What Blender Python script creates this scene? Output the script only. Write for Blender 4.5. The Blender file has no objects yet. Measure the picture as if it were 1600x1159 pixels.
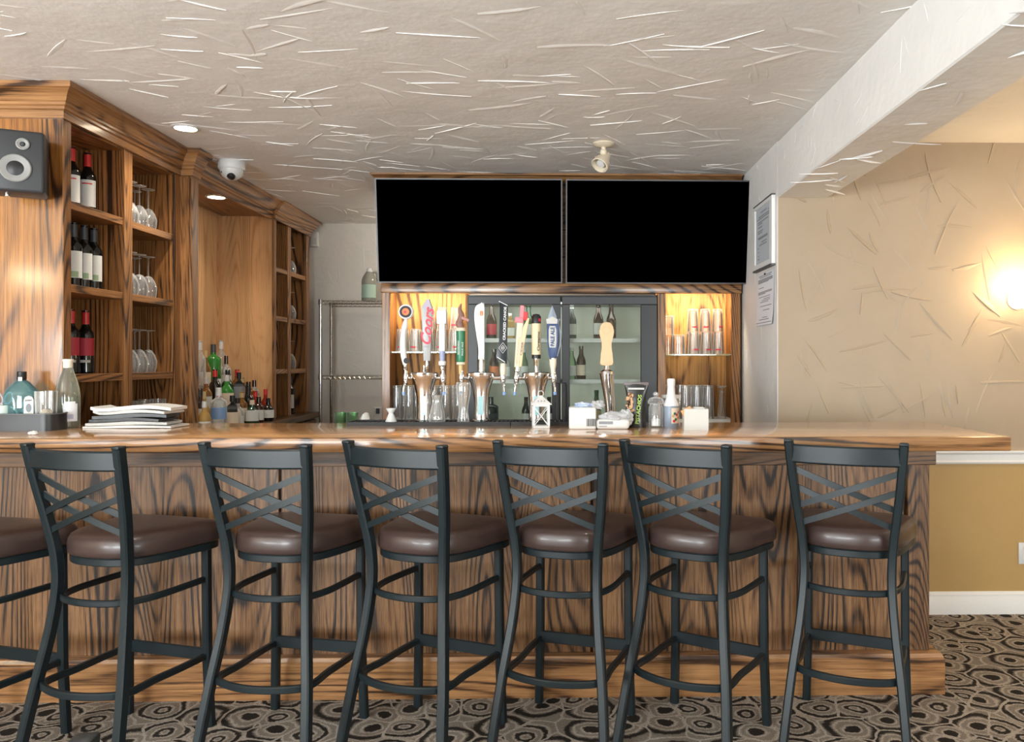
import bpy, bmesh, math, random
from math import sin, cos, pi, radians, sqrt
from mathutils import Vector, Matrix

random.seed(7)
SC = bpy.context.scene
COL = SC.collection

# ------------------------------------------------------------------ camera
F, PX0, PY0, TH, H = 1261.0, 905.0, 565.0, radians(1.25), 1.353
cam_d = bpy.data.cameras.new('camera')
cam = bpy.data.objects.new('camera', cam_d)
COL.objects.link(cam)
cam.location = (0, 0, H)
cam.rotation_euler = (pi / 2, 0, -TH)
cam_d.sensor_width = 36
cam_d.sensor_fit = 'HORIZONTAL'
cam_d.lens = F / 1600 * 36
cam_d.shift_x = (800 - PX0) / 1600
cam_d.shift_y = -(579.5 - PY0) / 1600
cam_d.clip_start = 0.05
SC.camera = cam

# ------------------------------------------------------------------ world, lights, exposure
W = bpy.data.worlds.new('world')
SC.world = W
W.use_nodes = True
W.node_tree.nodes['Background'].inputs[0].default_value = (0.75, 0.86, 1.0, 1)
W.node_tree.nodes['Background'].inputs[1].default_value = 2.0
SC.view_settings.view_transform = 'Standard'
SC.view_settings.look = 'None'
SC.view_settings.gamma = 1
SC.view_settings.use_curve_mapping = False
SC.view_settings.exposure = 0.0
SC.cycles.transparent_max_bounces = 40
SC.cycles.max_bounces = 10


def light(name, kind, loc, power, color, size=0.1, size_y=None, rot=(0, 0, 0), spot=None, blend=0.6):
    d = bpy.data.lights.new(name, kind)
    d.energy = power
    d.color = color
    if kind == 'AREA':
        d.size = size
        if size_y:
            d.shape = 'RECTANGLE'
            d.size_y = size_y
    else:
        d.shadow_soft_size = size
    if spot:
        d.spot_size = spot
        d.spot_blend = blend
    o = bpy.data.objects.new(name, d)
    o.location = loc
    o.rotation_euler = rot
    COL.objects.link(o)
    return o


DAY = (0.90, 0.96, 1.0)
WARM = (1.0, 0.76, 0.48)
SOFT = (1.0, 0.90, 0.76)
# daylight entering by the windows of the room (behind and to the side of the camera)
light('window_daylight', 'AREA', (-2.6, -2.5, 1.35), 330, DAY, 1.9, 1.6, (radians(122), 0, 0))
light('window_daylight', 'AREA', (2.7, -2.5, 1.35), 170, DAY, 1.8, 1.6, (radians(122), 0, 0))
light('window_daylight', 'AREA', (-4.4, -1.1, 1.35), 270, DAY, 1.8, 1.6, (radians(122), 0, radians(-90)))


# ------------------------------------------------------------------ helpers
def at(px, py, Y=None, Z=None, X=None):
    """the point of the place seen at a pixel, on a plane of known depth, height or side"""
    r, v = (px - PX0) / F, (PY0 - py) / F
    d = Vector((sin(TH) + r * cos(TH), cos(TH) - r * sin(TH), v))
    if Y is not None:
        t = Y / d.y
    elif X is not None:
        t = X / d.x
    else:
        t = (Z - H) / d.z
    return Vector((0, 0, H)) + d * t


def box(bm, x0, y0, z0, x1, y1, z1, bev=0.0, seg=1):
    vs = [bm.verts.new((x, y, z)) for z in (z0, z1) for y in (y0, y1) for x in (x0, x1)]
    fs = []
    for q in ((0, 2, 3, 1), (4, 5, 7, 6), (0, 1, 5, 4), (2, 6, 7, 3), (0, 4, 6, 2), (1, 3, 7, 5)):
        fs.append(bm.faces.new([vs[i] for i in q]))
    if bev:
        es = list({e for f in fs for e in f.edges})
        bmesh.ops.bevel(bm, geom=es, offset=bev, segments=seg, affect='EDGES', profile=0.5)
    return vs


def BX(*a, **k):
    bm = bmesh.new()
    box(bm, *a, **k)
    return bm


def lathe(prof, seg=24, bm=None, c=(0, 0, 0), a0=0.0, a1=2 * pi, sx=1.0, sy=1.0):
    """revolve (r, z) points"""
    bm = bm or bmesh.new()
    full = abs(a1 - a0 - 2 * pi) < 1e-6
    n = seg if full else seg + 1
    rings = []
    for r, z in prof:
        if r < 1e-6:
            rings.append([bm.verts.new((c[0], c[1], c[2] + z))])
        else:
            rings.append([bm.verts.new((c[0] + sx * r * cos(a0 + (a1 - a0) * i / seg), c[1] + sy * r * sin(a0 + (a1 - a0) * i / seg), c[2] + z)) for i in range(n)])
    for A, B in zip(rings, rings[1:]):
        for i in range(seg):
            j = (i + 1) % n
            if len(A) == 1 and len(B) == 1:
                continue
            if len(A) == 1:
                bm.faces.new((A[0], B[j], B[i]))
            elif len(B) == 1:
                bm.faces.new((A[i], A[j], B[0]))
            else:
                bm.faces.new((A[i], A[j], B[j], B[i]))
    return bm


def smooth_path(pts, n=6, closed=False):
    pts = [Vector(p) for p in pts]
    out = []
    N = len(pts)
    rng = range(N) if closed else range(N - 1)
    for i in rng:
        p1, p2 = pts[i], pts[(i + 1) % N]
        p0 = pts[i - 1] if (i or closed) else p1 * 2 - p2
        p3 = pts[(i + 2) % N] if (closed or i + 2 < N) else p2 * 2 - p1
        for k in range(n):
            t = k / n
            out.append(0.5 * ((2 * p1) + (p2 - p0) * t + (2 * p0 - 5 * p1 + 4 * p2 - p3) * t * t + (3 * p1 - p0 - 3 * p2 + p3) * t ** 3))
    if not closed:
        out.append(pts[-1])
    return out


def sweep(path, w, h, bm=None, up=(0, 0, 1), rnd=0.0, closed=False, round_=0, scale=None):
    """sweep a rectangle (w across, h along 'up') or a round/oval section along a path"""
    bm = bm or bmesh.new()
    path = [Vector(p) for p in path]
    up = Vector(up)
    if round_:
        sec = [(cos(2 * pi * i / round_) * w / 2, sin(2 * pi * i / round_) * h / 2) for i in range(round_)]
    elif rnd:
        a, b, r = w / 2, h / 2, rnd
        sec = [(a, -b + r), (a, b - r), (a - r, b), (-a + r, b), (-a, b - r), (-a, -b + r), (-a + r, -b), (a - r, -b)]
    else:
        sec = [(w / 2, -h / 2), (w / 2, h / 2), (-w / 2, h / 2), (-w / 2, -h / 2)]
    rings = []
    N = len(path)
    for i, p in enumerate(path):
        if closed:
            t = path[(i + 1) % N] - path[i - 1]
        else:
            t = path[min(i + 1, N - 1)] - path[max(i - 1, 0)]
        t.normalize()
        s = t.cross(up)
        if s.length < 1e-4:
            s = Vector((1, 0, 0))
        s.normalize()
        u = s.cross(t)
        k = scale[i] if scale else 1
        rings.append([bm.verts.new(p + s * a * k + u * b * k) for a, b in sec])
    m = len(sec)
    for i in range(N if closed else N - 1):
        A, B = rings[i], rings[(i + 1) % N]
        for j in range(m):
            bm.faces.new((A[j], A[(j + 1) % m], B[(j + 1) % m], B[j]))
    if not closed:
        bm.faces.new(list(reversed(rings[0])))
        bm.faces.new(rings[-1])
    return bm


def prism(poly, d0, d1, axis='y', bm=None, bev=0.0):
    """extrude a 2-D outline along an axis (y: outline is x,z ; z: outline is x,y ; x: outline is y,z)"""
    bm = bm or bmesh.new()

    def P(a, b, d):
        return {'y': (a, d, b), 'z': (a, b, d), 'x': (d, a, b)}[axis]
    A = [bm.verts.new(P(a, b, d0)) for a, b in poly]
    B = [bm.verts.new(P(a, b, d1)) for a, b in poly]
    n = len(poly)
    fa = bm.faces.new(A)
    fb = bm.faces.new(list(reversed(B)))
    for i in range(n):
        bm.faces.new((A[i], B[i], B[(i + 1) % n], A[(i + 1) % n]))
    if bev:
        es = list(set(fa.edges) | set(fb.edges))
        bmesh.ops.bevel(bm, geom=es, offset=bev, segments=2, affect='EDGES', profile=0.5)
    return bm


def mitre(path, prof, bm=None, part=None):
    """sweep a moulding profile (out, z) along a plan polyline, outward is to the right of travel"""
    bm = bm or bmesh.new()
    P = [Vector((p[0], p[1])) for p in path]
    rings = []
    for i, p in enumerate(P):
        ds = []
        if i:
            ds.append((P[i] - P[i - 1]).normalized())
        if i < len(P) - 1:
            ds.append((P[i + 1] - P[i]).normalized())
        ns = [Vector((d.y, -d.x)) for d in ds]
        if len(ns) == 2:
            b = (ns[0] + ns[1])
            b = b / (1 + ns[0].dot(ns[1])) if b.length > 1e-5 else ns[0]
        else:
            b = ns[0]
        rings.append([bm.verts.new((p.x + b.x * o, p.y + b.y * o, z)) for o, z in prof])
    if part:
        for r_ in rings[:part[0]] + rings[part[1] + 1:]:
            for v in r_:
                bm.verts.remove(v)
        rings = rings[part[0]:part[1] + 1]
    m = len(prof)
    for A, B in zip(rings, rings[1:]):
        for j in range(m):
            bm.faces.new((A[j], B[j], B[(j + 1) % m], A[(j + 1) % m]))
    bm.faces.new(rings[0])
    bm.faces.new(list(reversed(rings[-1])))
    return bm


def obj(name, bm, mat, parent=None, loc=(0, 0, 0), rot=(0, 0, 0), smooth=35):
    me = bpy.data.meshes.new(name)
    bmesh.ops.recalc_face_normals(bm, faces=bm.faces[:])
    bm.to_mesh(me)
    bm.free()
    if smooth:
        for p in me.polygons:
            p.use_smooth = True
        me.set_sharp_from_angle(angle=radians(smooth))
    me.materials.append(mat)
    o = bpy.data.objects.new(name, me)
    COL.objects.link(o)
    o.location = loc
    o.rotation_euler = rot
    if parent:
        o.parent = parent
    return o


def tag(o, label, cat, group=None):
    o['label'] = label
    o['category'] = cat
    if group:
        o['group'] = group
    return o


def thing(name, label, cat, loc=(0, 0, 0), rz=0.0, group=None):
    o = bpy.data.objects.new(name, None)
    o.empty_display_size = 0.05
    COL.objects.link(o)
    o.location = loc
    o.rotation_euler = (0, 0, rz)
    return tag(o, label, cat, group)


def dup(root, loc, rz=0.0, label=None, group=None):
    r = root.copy()
    COL.objects.link(r)
    r.location = loc
    r.rotation_euler = (0, 0, rz)
    if label:
        r['label'] = label
    if group:
        r['group'] = group
    for ch in list(root.children):
        c = ch.copy()
        COL.objects.link(c)
        c.parent = r
        for g in list(ch.children):
            d = g.copy()
            COL.objects.link(d)
            d.parent = c
    return r


def struct(name, bm, mat, smooth=30):
    o = obj(name, bm, mat, smooth=smooth)
    o['kind'] = 'structure'
    return o


def text(name, s, size, mat, parent, loc, rot, shear=0.0, space=1.0, ext=0.0006, fit=None, bold=0.0):
    cu = bpy.data.curves.new('t', 'FONT')
    cu.body = s
    cu.size = size
    cu.shear = shear
    cu.space_character = space
    cu.extrude = ext
    cu.offset = bold
    cu.align_x = 'CENTER'
    cu.align_y = 'CENTER'
    cu.resolution_u = 3
    t = bpy.data.objects.new('t', cu)
    COL.objects.link(t)
    bpy.context.view_layer.update()
    me = bpy.data.meshes.new_from_object(t.evaluated_get(bpy.context.evaluated_depsgraph_get()))
    bpy.data.objects.remove(t)
    if fit and len(me.vertices):
        xs = [v.co.x for v in me.vertices]
        ys = [v.co.y for v in me.vertices]
        cx, cy = (max(xs) + min(xs)) / 2, (max(ys) + min(ys)) / 2
        kx, ky = fit[0] / (max(xs) - min(xs)), fit[1] / (max(ys) - min(ys))
        for v in me.vertices:
            v.co.x = (v.co.x - cx) * kx
            v.co.y = (v.co.y - cy) * ky
    me.name = name
    me.materials.clear()
    me.materials.append(mat)
    o = bpy.data.objects.new(name, me)
    COL.objects.link(o)
    o.parent = parent
    o.location = loc
    o.rotation_euler = rot
    return o


# ------------------------------------------------------------------ materials
class NT:
    def __init__(s, name):
        s.m = bpy.data.materials.new(name)
        s.m.use_nodes = True
        s.t = s.m.node_tree
        s.b = s.t.nodes['Principled BSDF']
        s.out = s.t.nodes['Material Output']

    def n(s, typ, **k):
        x = s.t.nodes.new(typ)
        for a, v in k.items():
            setattr(x, a, v)
        return x

    def l(s, a, b):
        s.t.links.new(a, b)

    def math(s, op, a, b=None, clamp=False):
        x = s.n('ShaderNodeMath', operation=op, use_clamp=clamp)
        for i, v in enumerate((a, b)):
            if v is None:
                continue
            if isinstance(v, (int, float)):
                x.inputs[i].default_value = v
            else:
                s.l(v, x.inputs[i])
        return x.outputs[0]

    def noise(s, vec, scale, detail=2, rough=0.5, dist=0.0):
        x = s.n('ShaderNodeTexNoise')
        x.inputs['Scale'].default_value = scale
        x.inputs['Detail'].default_value = detail
        x.inputs['Roughness'].default_value = rough
        x.inputs['Distortion'].default_value = dist
        s.l(vec, x.inputs['Vector'])
        return x.outputs['Fac']

    def mapping(s, vec, scale):
        x = s.n('ShaderNodeMapping')
        x.inputs['Scale'].default_value = scale
        s.l(vec, x.inputs['Vector'])
        return x.outputs[0]

    def ramp(s, fac, stops):
        x = s.n('ShaderNodeValToRGB')
        e = x.color_ramp.elements
        while len(e) < len(stops):
            e.new(0.5)
        for i, (p, c) in enumerate(stops):
            e[i].position = p
            e[i].color = (*c, 1)
        s.l(fac, x.inputs[0])
        return x.outputs[0]

    def mix(s, fac, a, b, mode='MIX'):
        x = s.n('ShaderNodeMix', data_type='RGBA', blend_type=mode)
        for i, v in ((0, fac), (6, a), (7, b)):
            if isinstance(v, (int, float)):
                x.inputs[i].default_value = v
            elif isinstance(v, tuple):
                x.inputs[i].default_value = (*v, 1)
            else:
                s.l(v, x.inputs[i])
        return x.outputs[2]

    def bump(s, h, strength, dist=0.01):
        x = s.n('ShaderNodeBump')
        x.inputs['Strength'].default_value = strength
        x.inputs['Distance'].default_value = dist
        s.l(h, x.inputs['Height'])
        s.l(x.outputs[0], s.b.inputs['Normal'])


def M(name, col, rough=0.5, metal=0.0, spec=0.5, coat=0.0, emit=None, es=0.0, bump=0.0, bscale=200):
    t = NT(name)
    t.b.inputs['Base Color'].default_value = (*col, 1)
    t.b.inputs['Roughness'].default_value = rough
    t.b.inputs['Metallic'].default_value = metal
    t.b.inputs['Specular IOR Level'].default_value = spec
    t.b.inputs['Coat Weight'].default_value = coat
    tc = t.n('ShaderNodeTexCoord')
    f = t.noise(tc.outputs['Object'], bscale, 2)
    c = t.mix(0.10, col, t.ramp(f, [(0.3, tuple(x * 0.7 for x in col)), (0.7, tuple(min(1, x * 1.2) for x in col))]))
    t.l(c, t.b.inputs['Base Color'])
    if emit:
        t.b.inputs['Emission Color'].default_value = (*emit, 1)
        t.b.inputs['Emission Strength'].default_value = es
    if bump:
        t.bump(f, bump, 0.002)
    return t.m


def oak(name, axis, light_, mid, dark, s=1.2, rough=0.38, coat=0.0, contrast=1.0):
    t = NT(name)
    tc = t.n('ShaderNodeTexCoord')
    oi = t.n('ShaderNodeObjectInfo')
    off = t.n('ShaderNodeVectorMath', operation='SCALE')
    off.inputs[0].default_value = (13.0, 7.0, 9.0)
    t.l(oi.outputs['Random'], off.inputs['Scale'])
    ad = t.n('ShaderNodeVectorMath', operation='ADD')
    t.l(tc.outputs['Object'], ad.inputs[0])
    t.l(off.outputs[0], ad.inputs[1])
    v = ad.outputs[0]

    def sc(perp, along):
        return tuple(along if a == axis else perp for a in 'xyz')
    rings = t.noise(t.mapping(v, sc(2.4 * s, 0.30 * s)), 1.0, 1.0, 0.5, 0.3)
    sn = t.math('SINE', t.math('MULTIPLY', rings, 230.0))
    ln = t.math('POWER', t.math('MULTIPLY', t.math('SUBTRACT', 1.0, sn), 0.5), 3.0)     # thin dark growth lines
    fine = t.noise(t.mapping(v, sc(330 * s, 9.0 * s)), 1.0, 2.0, 0.6)
    strk = t.noise(t.mapping(v, sc(95 * s, 2.6 * s)), 1.0, 3.0, 0.65)
    mod = t.noise(t.mapping(v, sc(9.0 * s, 0.8 * s)), 1.0, 2.0, 0.5)
    big = t.noise(t.mapping(v, sc(6.0, 0.22)), 1.0, 2.0, 0.5)
    lm = t.math('MULTIPLY', t.math('SUBTRACT', mod, 0.30, True), 1.9)
    a = t.math('SUBTRACT', 0.66, t.math('MULTIPLY', ln, lm))
    a = t.math('ADD', a, t.math('MULTIPLY', t.math('SUBTRACT', strk, 0.5), 1.15))
    a = t.math('ADD', a, t.math('MULTIPLY', t.math('SUBTRACT', fine, 0.5), 0.85))
    col = t.ramp(a, [(0.19, dark), (0.46 * contrast, mid), (0.84, light_)])
    tone = t.ramp(big, [(0.32, (0.74, 0.71, 0.68)), (0.68, (1.18, 1.15, 1.12))])
    col = t.mix(0.9, col, tone, 'MULTIPLY')
    t.l(col, t.b.inputs['Base Color'])
    t.b.inputs['Roughness'].default_value = rough
    t.b.inputs['Coat Weight'].default_value = coat
    t.b.inputs['Coat Roughness'].default_value = 0.12
    t.bump(a, 0.12, 0.002)
    return t.m


OL, OM, OD = (0.40, 0.190, 0.064), (0.225, 0.098, 0.031), (0.034, 0.016, 0.008)
OAKZ = oak('oak_upright', 'z', OL, OM, OD, coat=0.15)
OAKX = oak('oak_level', 'x', OL, OM, OD, coat=0.15)
OAKY = oak('oak_receding', 'y', OL, OM, OD, coat=0.15)
OAKP = oak('oak_lacquered', 'z', (0.48, 0.205, 0.045), (0.30, 0.118, 0.026), (0.045, 0.019, 0.009), coat=0.42, rough=0.32, s=0.75, contrast=1.15)
OAKT = oak('oak_worktop', 'x', (0.78, 0.45, 0.21), (0.68, 0.37, 0.16), (0.48, 0.25, 0.10), coat=1.0, rough=0.22, contrast=0.8)
OAKB = oak('oak_bar_front', 'z', (0.30, 0.158, 0.068), (0.150, 0.072, 0.029), (0.016, 0.009, 0.006), s=1.45, rough=0.45, contrast=1.08)
OAKBAY = oak('oak_bay_lining', 'z', (0.52, 0.27, 0.085), (0.36, 0.165, 0.045), (0.08, 0.035, 0.014), rough=0.65, s=0.8)
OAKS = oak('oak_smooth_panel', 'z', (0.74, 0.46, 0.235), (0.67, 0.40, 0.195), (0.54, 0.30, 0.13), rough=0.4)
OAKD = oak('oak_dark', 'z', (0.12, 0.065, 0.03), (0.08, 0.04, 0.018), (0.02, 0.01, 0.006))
OAKEY = oak('oak_edge_receding', 'y', (0.42, 0.21, 0.08), (0.26, 0.12, 0.043), (0.045, 0.02, 0.01), s=0.9, rough=0.3, coat=0.3)
OAKE = oak('oak_edge', 'x', (0.42, 0.22, 0.09), (0.26, 0.125, 0.05), (0.045, 0.02, 0.01), s=0.9, rough=0.3, coat=0.3)


def plaster(name, col, amt=0.35):
    t = NT(name)
    tc = t.n('ShaderNodeTexCoord')
    f1 = t.noise(tc.outputs['Object'], 2.3, 4, 0.6)
    f2 = t.noise(tc.outputs['Object'], 38, 3, 0.6)
    c = t.ramp(f1, [(0.3, tuple(x * 0.93 for x in col)), (0.7, col)])
    t.l(c, t.b.inputs['Base Color'])
    t.b.inputs['Roughness'].default_value = 0.55
    t.b.inputs['Specular IOR Level'].default_value = 0.35
    t.bump(t.math('ADD', t.math('MULTIPLY', f1, 3.0), t.math('MULTIPLY', f2, 0.25)), amt, 0.012)
    return t.m


CEIL = plaster('plaster_ceiling', (0.86, 0.83, 0.795))
BEAM = plaster('plaster_white', (0.80, 0.79, 0.77))
BACKW = plaster('plaster_back', (0.72, 0.69, 0.64))


def beige_wall():
    t = NT('plaster_beige_over_mustard')
    tc = t.n('ShaderNodeTexCoord')
    sp = t.n('ShaderNodeSeparateXYZ')
    t.l(tc.outputs['Object'], sp.inputs[0])
    hi = t.math('GREATER_THAN', sp.outputs[2], 0.83)
    f1 = t.noise(tc.outputs['Object'], 2.0, 4, 0.6)
    up = t.ramp(f1, [(0.3, (0.37, 0.285, 0.195)), (0.7, (0.41, 0.32, 0.225))])
    lo = t.ramp(f1, [(0.3, (0.45, 0.29, 0.105)), (0.7, (0.50, 0.33, 0.13))])
    t.l(t.mix(hi, lo, up), t.b.inputs['Base Color'])
    t.b.inputs['Roughness'].default_value = 0.5
    f2 = t.noise(tc.outputs['Object'], 40, 3, 0.6)
    t.bump(t.math('ADD', f1, t.math('MULTIPLY', f2, 0.15)), 0.25, 0.01)
    return t.m


BEIGE = beige_wall()


def carpet():
    t = NT('carpet_swirl')
    tc = t.n('ShaderNodeTexCoord')
    o = tc.outputs['Object']
    ds = t.n('ShaderNodeTexNoise')
    ds.inputs['Scale'].default_value = 6.0
    t.l(o, ds.inputs['Vector'])
    sub = t.n('ShaderNodeVectorMath', operation='SUBTRACT')
    t.l(ds.outputs['Color'], sub.inputs[0])
    sub.inputs[1].default_value = (0.5, 0.5, 0.5)
    scl = t.n('ShaderNodeVectorMath', operation='SCALE')
    t.l(sub.outputs[0], scl.inputs[0])
    scl.inputs['Scale'].default_value = 0.075
    ad = t.n('ShaderNodeVectorMath', operation='ADD')
    t.l(o, ad.inputs[0])
    t.l(scl.outputs[0], ad.inputs[1])
    vo = t.n('ShaderNodeTexVoronoi', voronoi_dimensions='2D')
    vo.inputs['Scale'].default_value = 6.2
    vo.inputs['Randomness'].default_value = 0.8
    t.l(ad.outputs[0], vo.inputs['Vector'])
    ve = t.n('ShaderNodeTexVoronoi', voronoi_dimensions='2D', feature='DISTANCE_TO_EDGE')
    ve.inputs['Scale'].default_value = 6.2
    ve.inputs['Randomness'].default_value = 0.8
    t.l(ad.outputs[0], ve.inputs['Vector'])
    fib = t.noise(o, 210, 3, 0.8)
    fib2 = t.noise(o, 60, 3, 0.7)
    ph = t.n('ShaderNodeSeparateColor')
    t.l(vo.outputs['Color'], ph.inputs[0])
    d = t.math('ADD', vo.outputs['Distance'], t.math('MULTIPLY', t.math('SUBTRACT', fib2, 0.5), 0.15))
    LT, GR, DK = (0.45, 0.395, 0.335), (0.23, 0.20, 0.17), (0.026, 0.022, 0.019)
    rg = t.ramp(d, [(0.05, GR), (0.09, LT), (0.13, DK), (0.20, DK), (0.235, LT), (0.29, GR), (0.38, GR), (0.42, LT), (0.46, DK), (0.54, DK), (0.58, LT), (0.66, GR)])
    rg2 = t.ramp(d, [(0.10, DK), (0.17, DK), (0.21, LT), (0.27, GR), (0.35, GR), (0.40, LT), (0.44, GR), (0.50, DK), (0.60, DK), (0.66, GR)])
    pick = t.math('GREATER_THAN', ph.outputs[0], 0.5)
    c = t.mix(pick, rg, rg2)
    edge = t.math('LESS_THAN', t.math('ADD', ve.outputs['Distance'], t.math('MULTIPLY', t.math('SUBTRACT', fib2, 0.5), 0.08)), 0.030)
    c = t.mix(edge, c, (0.40, 0.355, 0.305))
    c = t.mix(0.75, c, t.ramp(fib, [(0.36, (0.30, 0.29, 0.28)), (0.64, (1.6, 1.58, 1.55))]), 'MULTIPLY')
    t.l(c, t.b.inputs['Base Color'])
    t.b.inputs['Roughness'].default_value = 0.95
    t.b.inputs['Specular IOR Level'].default_value = 0.1
    t.bump(fib, 0.5, 0.006)
    return t.m


CARPET = carpet()


def thin_glass(name, tint=(1, 1, 1), edge=0.35, milk=0.0, edge_col=(0.9, 0.92, 0.9)):
    """thin-walled clear glass: passes light straight on, mirrors at grazing angles, whitish at its rims"""
    t = NT(name)
    t.t.nodes.remove(t.b)
    tr = t.n('ShaderNodeBsdfTransparent')
    tr.inputs[0].default_value = (*tint, 1)
    gl = t.n('ShaderNodeBsdfGlossy')
    gl.inputs['Roughness'].default_value = 0.03
    fr = t.n('ShaderNodeFresnel')
    fr.inputs[0].default_value = 1.5
    m1 = t.n('ShaderNodeMixShader')
    t.l(t.math('MULTIPLY', fr.outputs[0], 1.3, True), m1.inputs[0])
    t.l(tr.outputs[0], m1.inputs[1])
    t.l(gl.outputs[0], m1.inputs[2])
    df = t.n('ShaderNodeBsdfDiffuse')
    df.inputs[0].default_value = (*edge_col, 1)
    lw = t.n('ShaderNodeLayerWeight')
    lw.inputs[0].default_value = 0.5
    k = t.math('ADD', t.math('MULTIPLY', t.math('POWER', lw.outputs['Facing'], 3.0), edge), milk, True)  # pale rim put in as colour for the bright sparkle of glass
    m2 = t.n('ShaderNodeMixShader')
    t.l(k, m2.inputs[0])
    t.l(m1.outputs[0], m2.inputs[1])
    t.l(df.outputs[0], m2.inputs[2])
    t.l(m2.outputs[0], t.out.inputs[0])
    return t.m


GLASS = thin_glass('glass_clear', (0.985, 0.99, 0.985), 0.75, 0.075, (0.95, 0.95, 0.93))
STEMG = thin_glass('glass_stemware', (0.985, 0.99, 0.99), 0.85, 0.09, (0.96, 0.96, 0.95))
PANE = thin_glass('glass_door', (0.95, 0.97, 0.95), 0.0, 0.02, (0.6, 0.75, 0.68))
SHELFG = thin_glass('glass_shelf', (0.90, 0.97, 0.93), 0.4, 0.15, (0.75, 0.86, 0.75))
GRNGL = thin_glass('glass_pale_green', (0.62, 0.80, 0.62), 0.4, 0.06, (0.4, 0.55, 0.4))

METAL = M('stool_metal', (0.008, 0.0145, 0.0175), 0.40, 0.0, 0.40)
VINYL = M('seat_vinyl', (0.050, 0.030, 0.026), 0.36, 0.0, 0.5, coat=0.12, bump=0.05, bscale=260)
CHROME = M('chrome', (0.78, 0.78, 0.78), 0.10, 1.0)
WIREC = M('chrome_wire', (0.55, 0.54, 0.51), 0.22, 1.0)
BLACK = M('black_plastic', (0.012, 0.012, 0.013), 0.4)
DGREY = M('dark_grey', (0.035, 0.037, 0.04), 0.45)
SCREEN = M('screen_black', (0.0, 0.0, 0.0), 0.5, 0.0, 0.0)
SILVER = M('silver_bezel', (0.10, 0.10, 0.105), 0.45, 0.3)
WHITE = M('white_paint', (0.80, 0.80, 0.79), 0.4)
WPLAST = M('white_plastic', (0.66, 0.66, 0.65), 0.35)
CREAM = M('cream_plastic', (0.72, 0.64, 0.50), 0.4)
PAPER = M('paper_white', (0.70, 0.69, 0.66), 0.8)
PAPERG = M('paper_grey', (0.52, 0.52, 0.50), 0.8)
PAPERC = M('paper_cream', (0.74, 0.62, 0.48), 0.8)
INK = M('ink', (0.03, 0.03, 0.035), 0.7)
INKG = M('ink_grey', (0.25, 0.26, 0.28), 0.7)
RED = M('red_print', (0.55, 0.02, 0.05), 0.45)
REDCAP = M('red_capsule', (0.62, 0.03, 0.03), 0.35)
PINK = M('pink_handle', (0.75, 0.22, 0.26), 0.5)
BLUE = M('blue_handle', (0.03, 0.06, 0.16), 0.3)
LBLUE = M('pale_blue', (0.20, 0.32, 0.55), 0.4)
GREEN = M('green_handle', (0.02, 0.17, 0.08), 0.35)
GOLD = M('gold_print', (0.55, 0.40, 0.18), 0.4)
ORANGE = M('orange_print', (0.70, 0.18, 0.04), 0.5)
BROWNF = M('brown_figure', (0.20, 0.10, 0.08), 0.5)
TAN = M('tan_handle', (0.70, 0.56, 0.34), 0.5)
WOODH = M('bare_wood_handle', (0.74, 0.47, 0.27), 0.5, bscale=40)
WINE = M('wine_glass_dark', (0.006, 0.007, 0.006), 0.08, 0.0, 0.6)
GRNB = M('green_bottle', (0.03, 0.20, 0.03), 0.08, 0.0, 0.6)
DGRNB = M('dark_green_bottle', (0.008, 0.05, 0.02), 0.1, 0.0, 0.6)
BRNB = M('brown_bottle', (0.035, 0.012, 0.006), 0.1, 0.0, 0.6)
AMBER = thin_glass('amber_spirit', (0.75, 0.36, 0.10), 0.3, 0.25, (0.55, 0.28, 0.07))
YELLOW = thin_glass('golden_spirit', (0.90, 0.65, 0.25), 0.3, 0.35, (0.80, 0.55, 0.2))
CLEARB = thin_glass('clear_bottle', (0.97, 0.98, 0.97), 0.6, 0.22)
REDLIQ = thin_glass('red_spirit', (0.7, 0.12, 0.06), 0.3, 0.35, (0.5, 0.06, 0.03))
COOLIN = M('cooler_liner', (0.66, 0.67, 0.59), 0.5)
LED = M('led_strip', (1, 1, 1), 0.5, emit=(0.92, 1.0, 0.94), es=2.0)
LAMPG = M('lamp_glow', (1, 1, 1), 0.5, emit=(1.0, 0.86, 0.62), es=28.0)
SHADEG = M('sconce_glow', (1, 1, 1), 0.5, emit=(1.0, 0.78, 0.45), es=16.0)
RUBBER = M('rubber_mat', (0.015, 0.016, 0.018), 0.6)
SUGAR = M('sugar', (0.82, 0.81, 0.79), 0.9)
NUT = M('nut_print', (0.55, 0.33, 0.17), 0.7)
NUTD = M('nut_print_dark', (0.16, 0.07, 0.03), 0.7)
LIME = M('lime_print', (0.35, 0.52, 0.08), 0.6)
SKYBLUE = M('pale_teal_lens', (0.35, 0.55, 0.58), 0.15)
GREYB = M('blue_grey_plastic', (0.22, 0.27, 0.34), 0.35)
KRAFT = M('kraft_packet', (0.60, 0.33, 0.14), 0.7)
FRIDGEB = M('cooler_black', (0.018, 0.018, 0.02), 0.35)
FRIDGEG = M('cooler_frame_grey', (0.045, 0.047, 0.052), 0.4)

# ------------------------------------------------------------------ the setting
ZC = 2.53
XR = 1.153
YG = 4.29
YB = 6.92


def wall_boxes(parts):
    bm = bmesh.new()
    for p in parts:
        box(bm, *p)
    return bm


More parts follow.
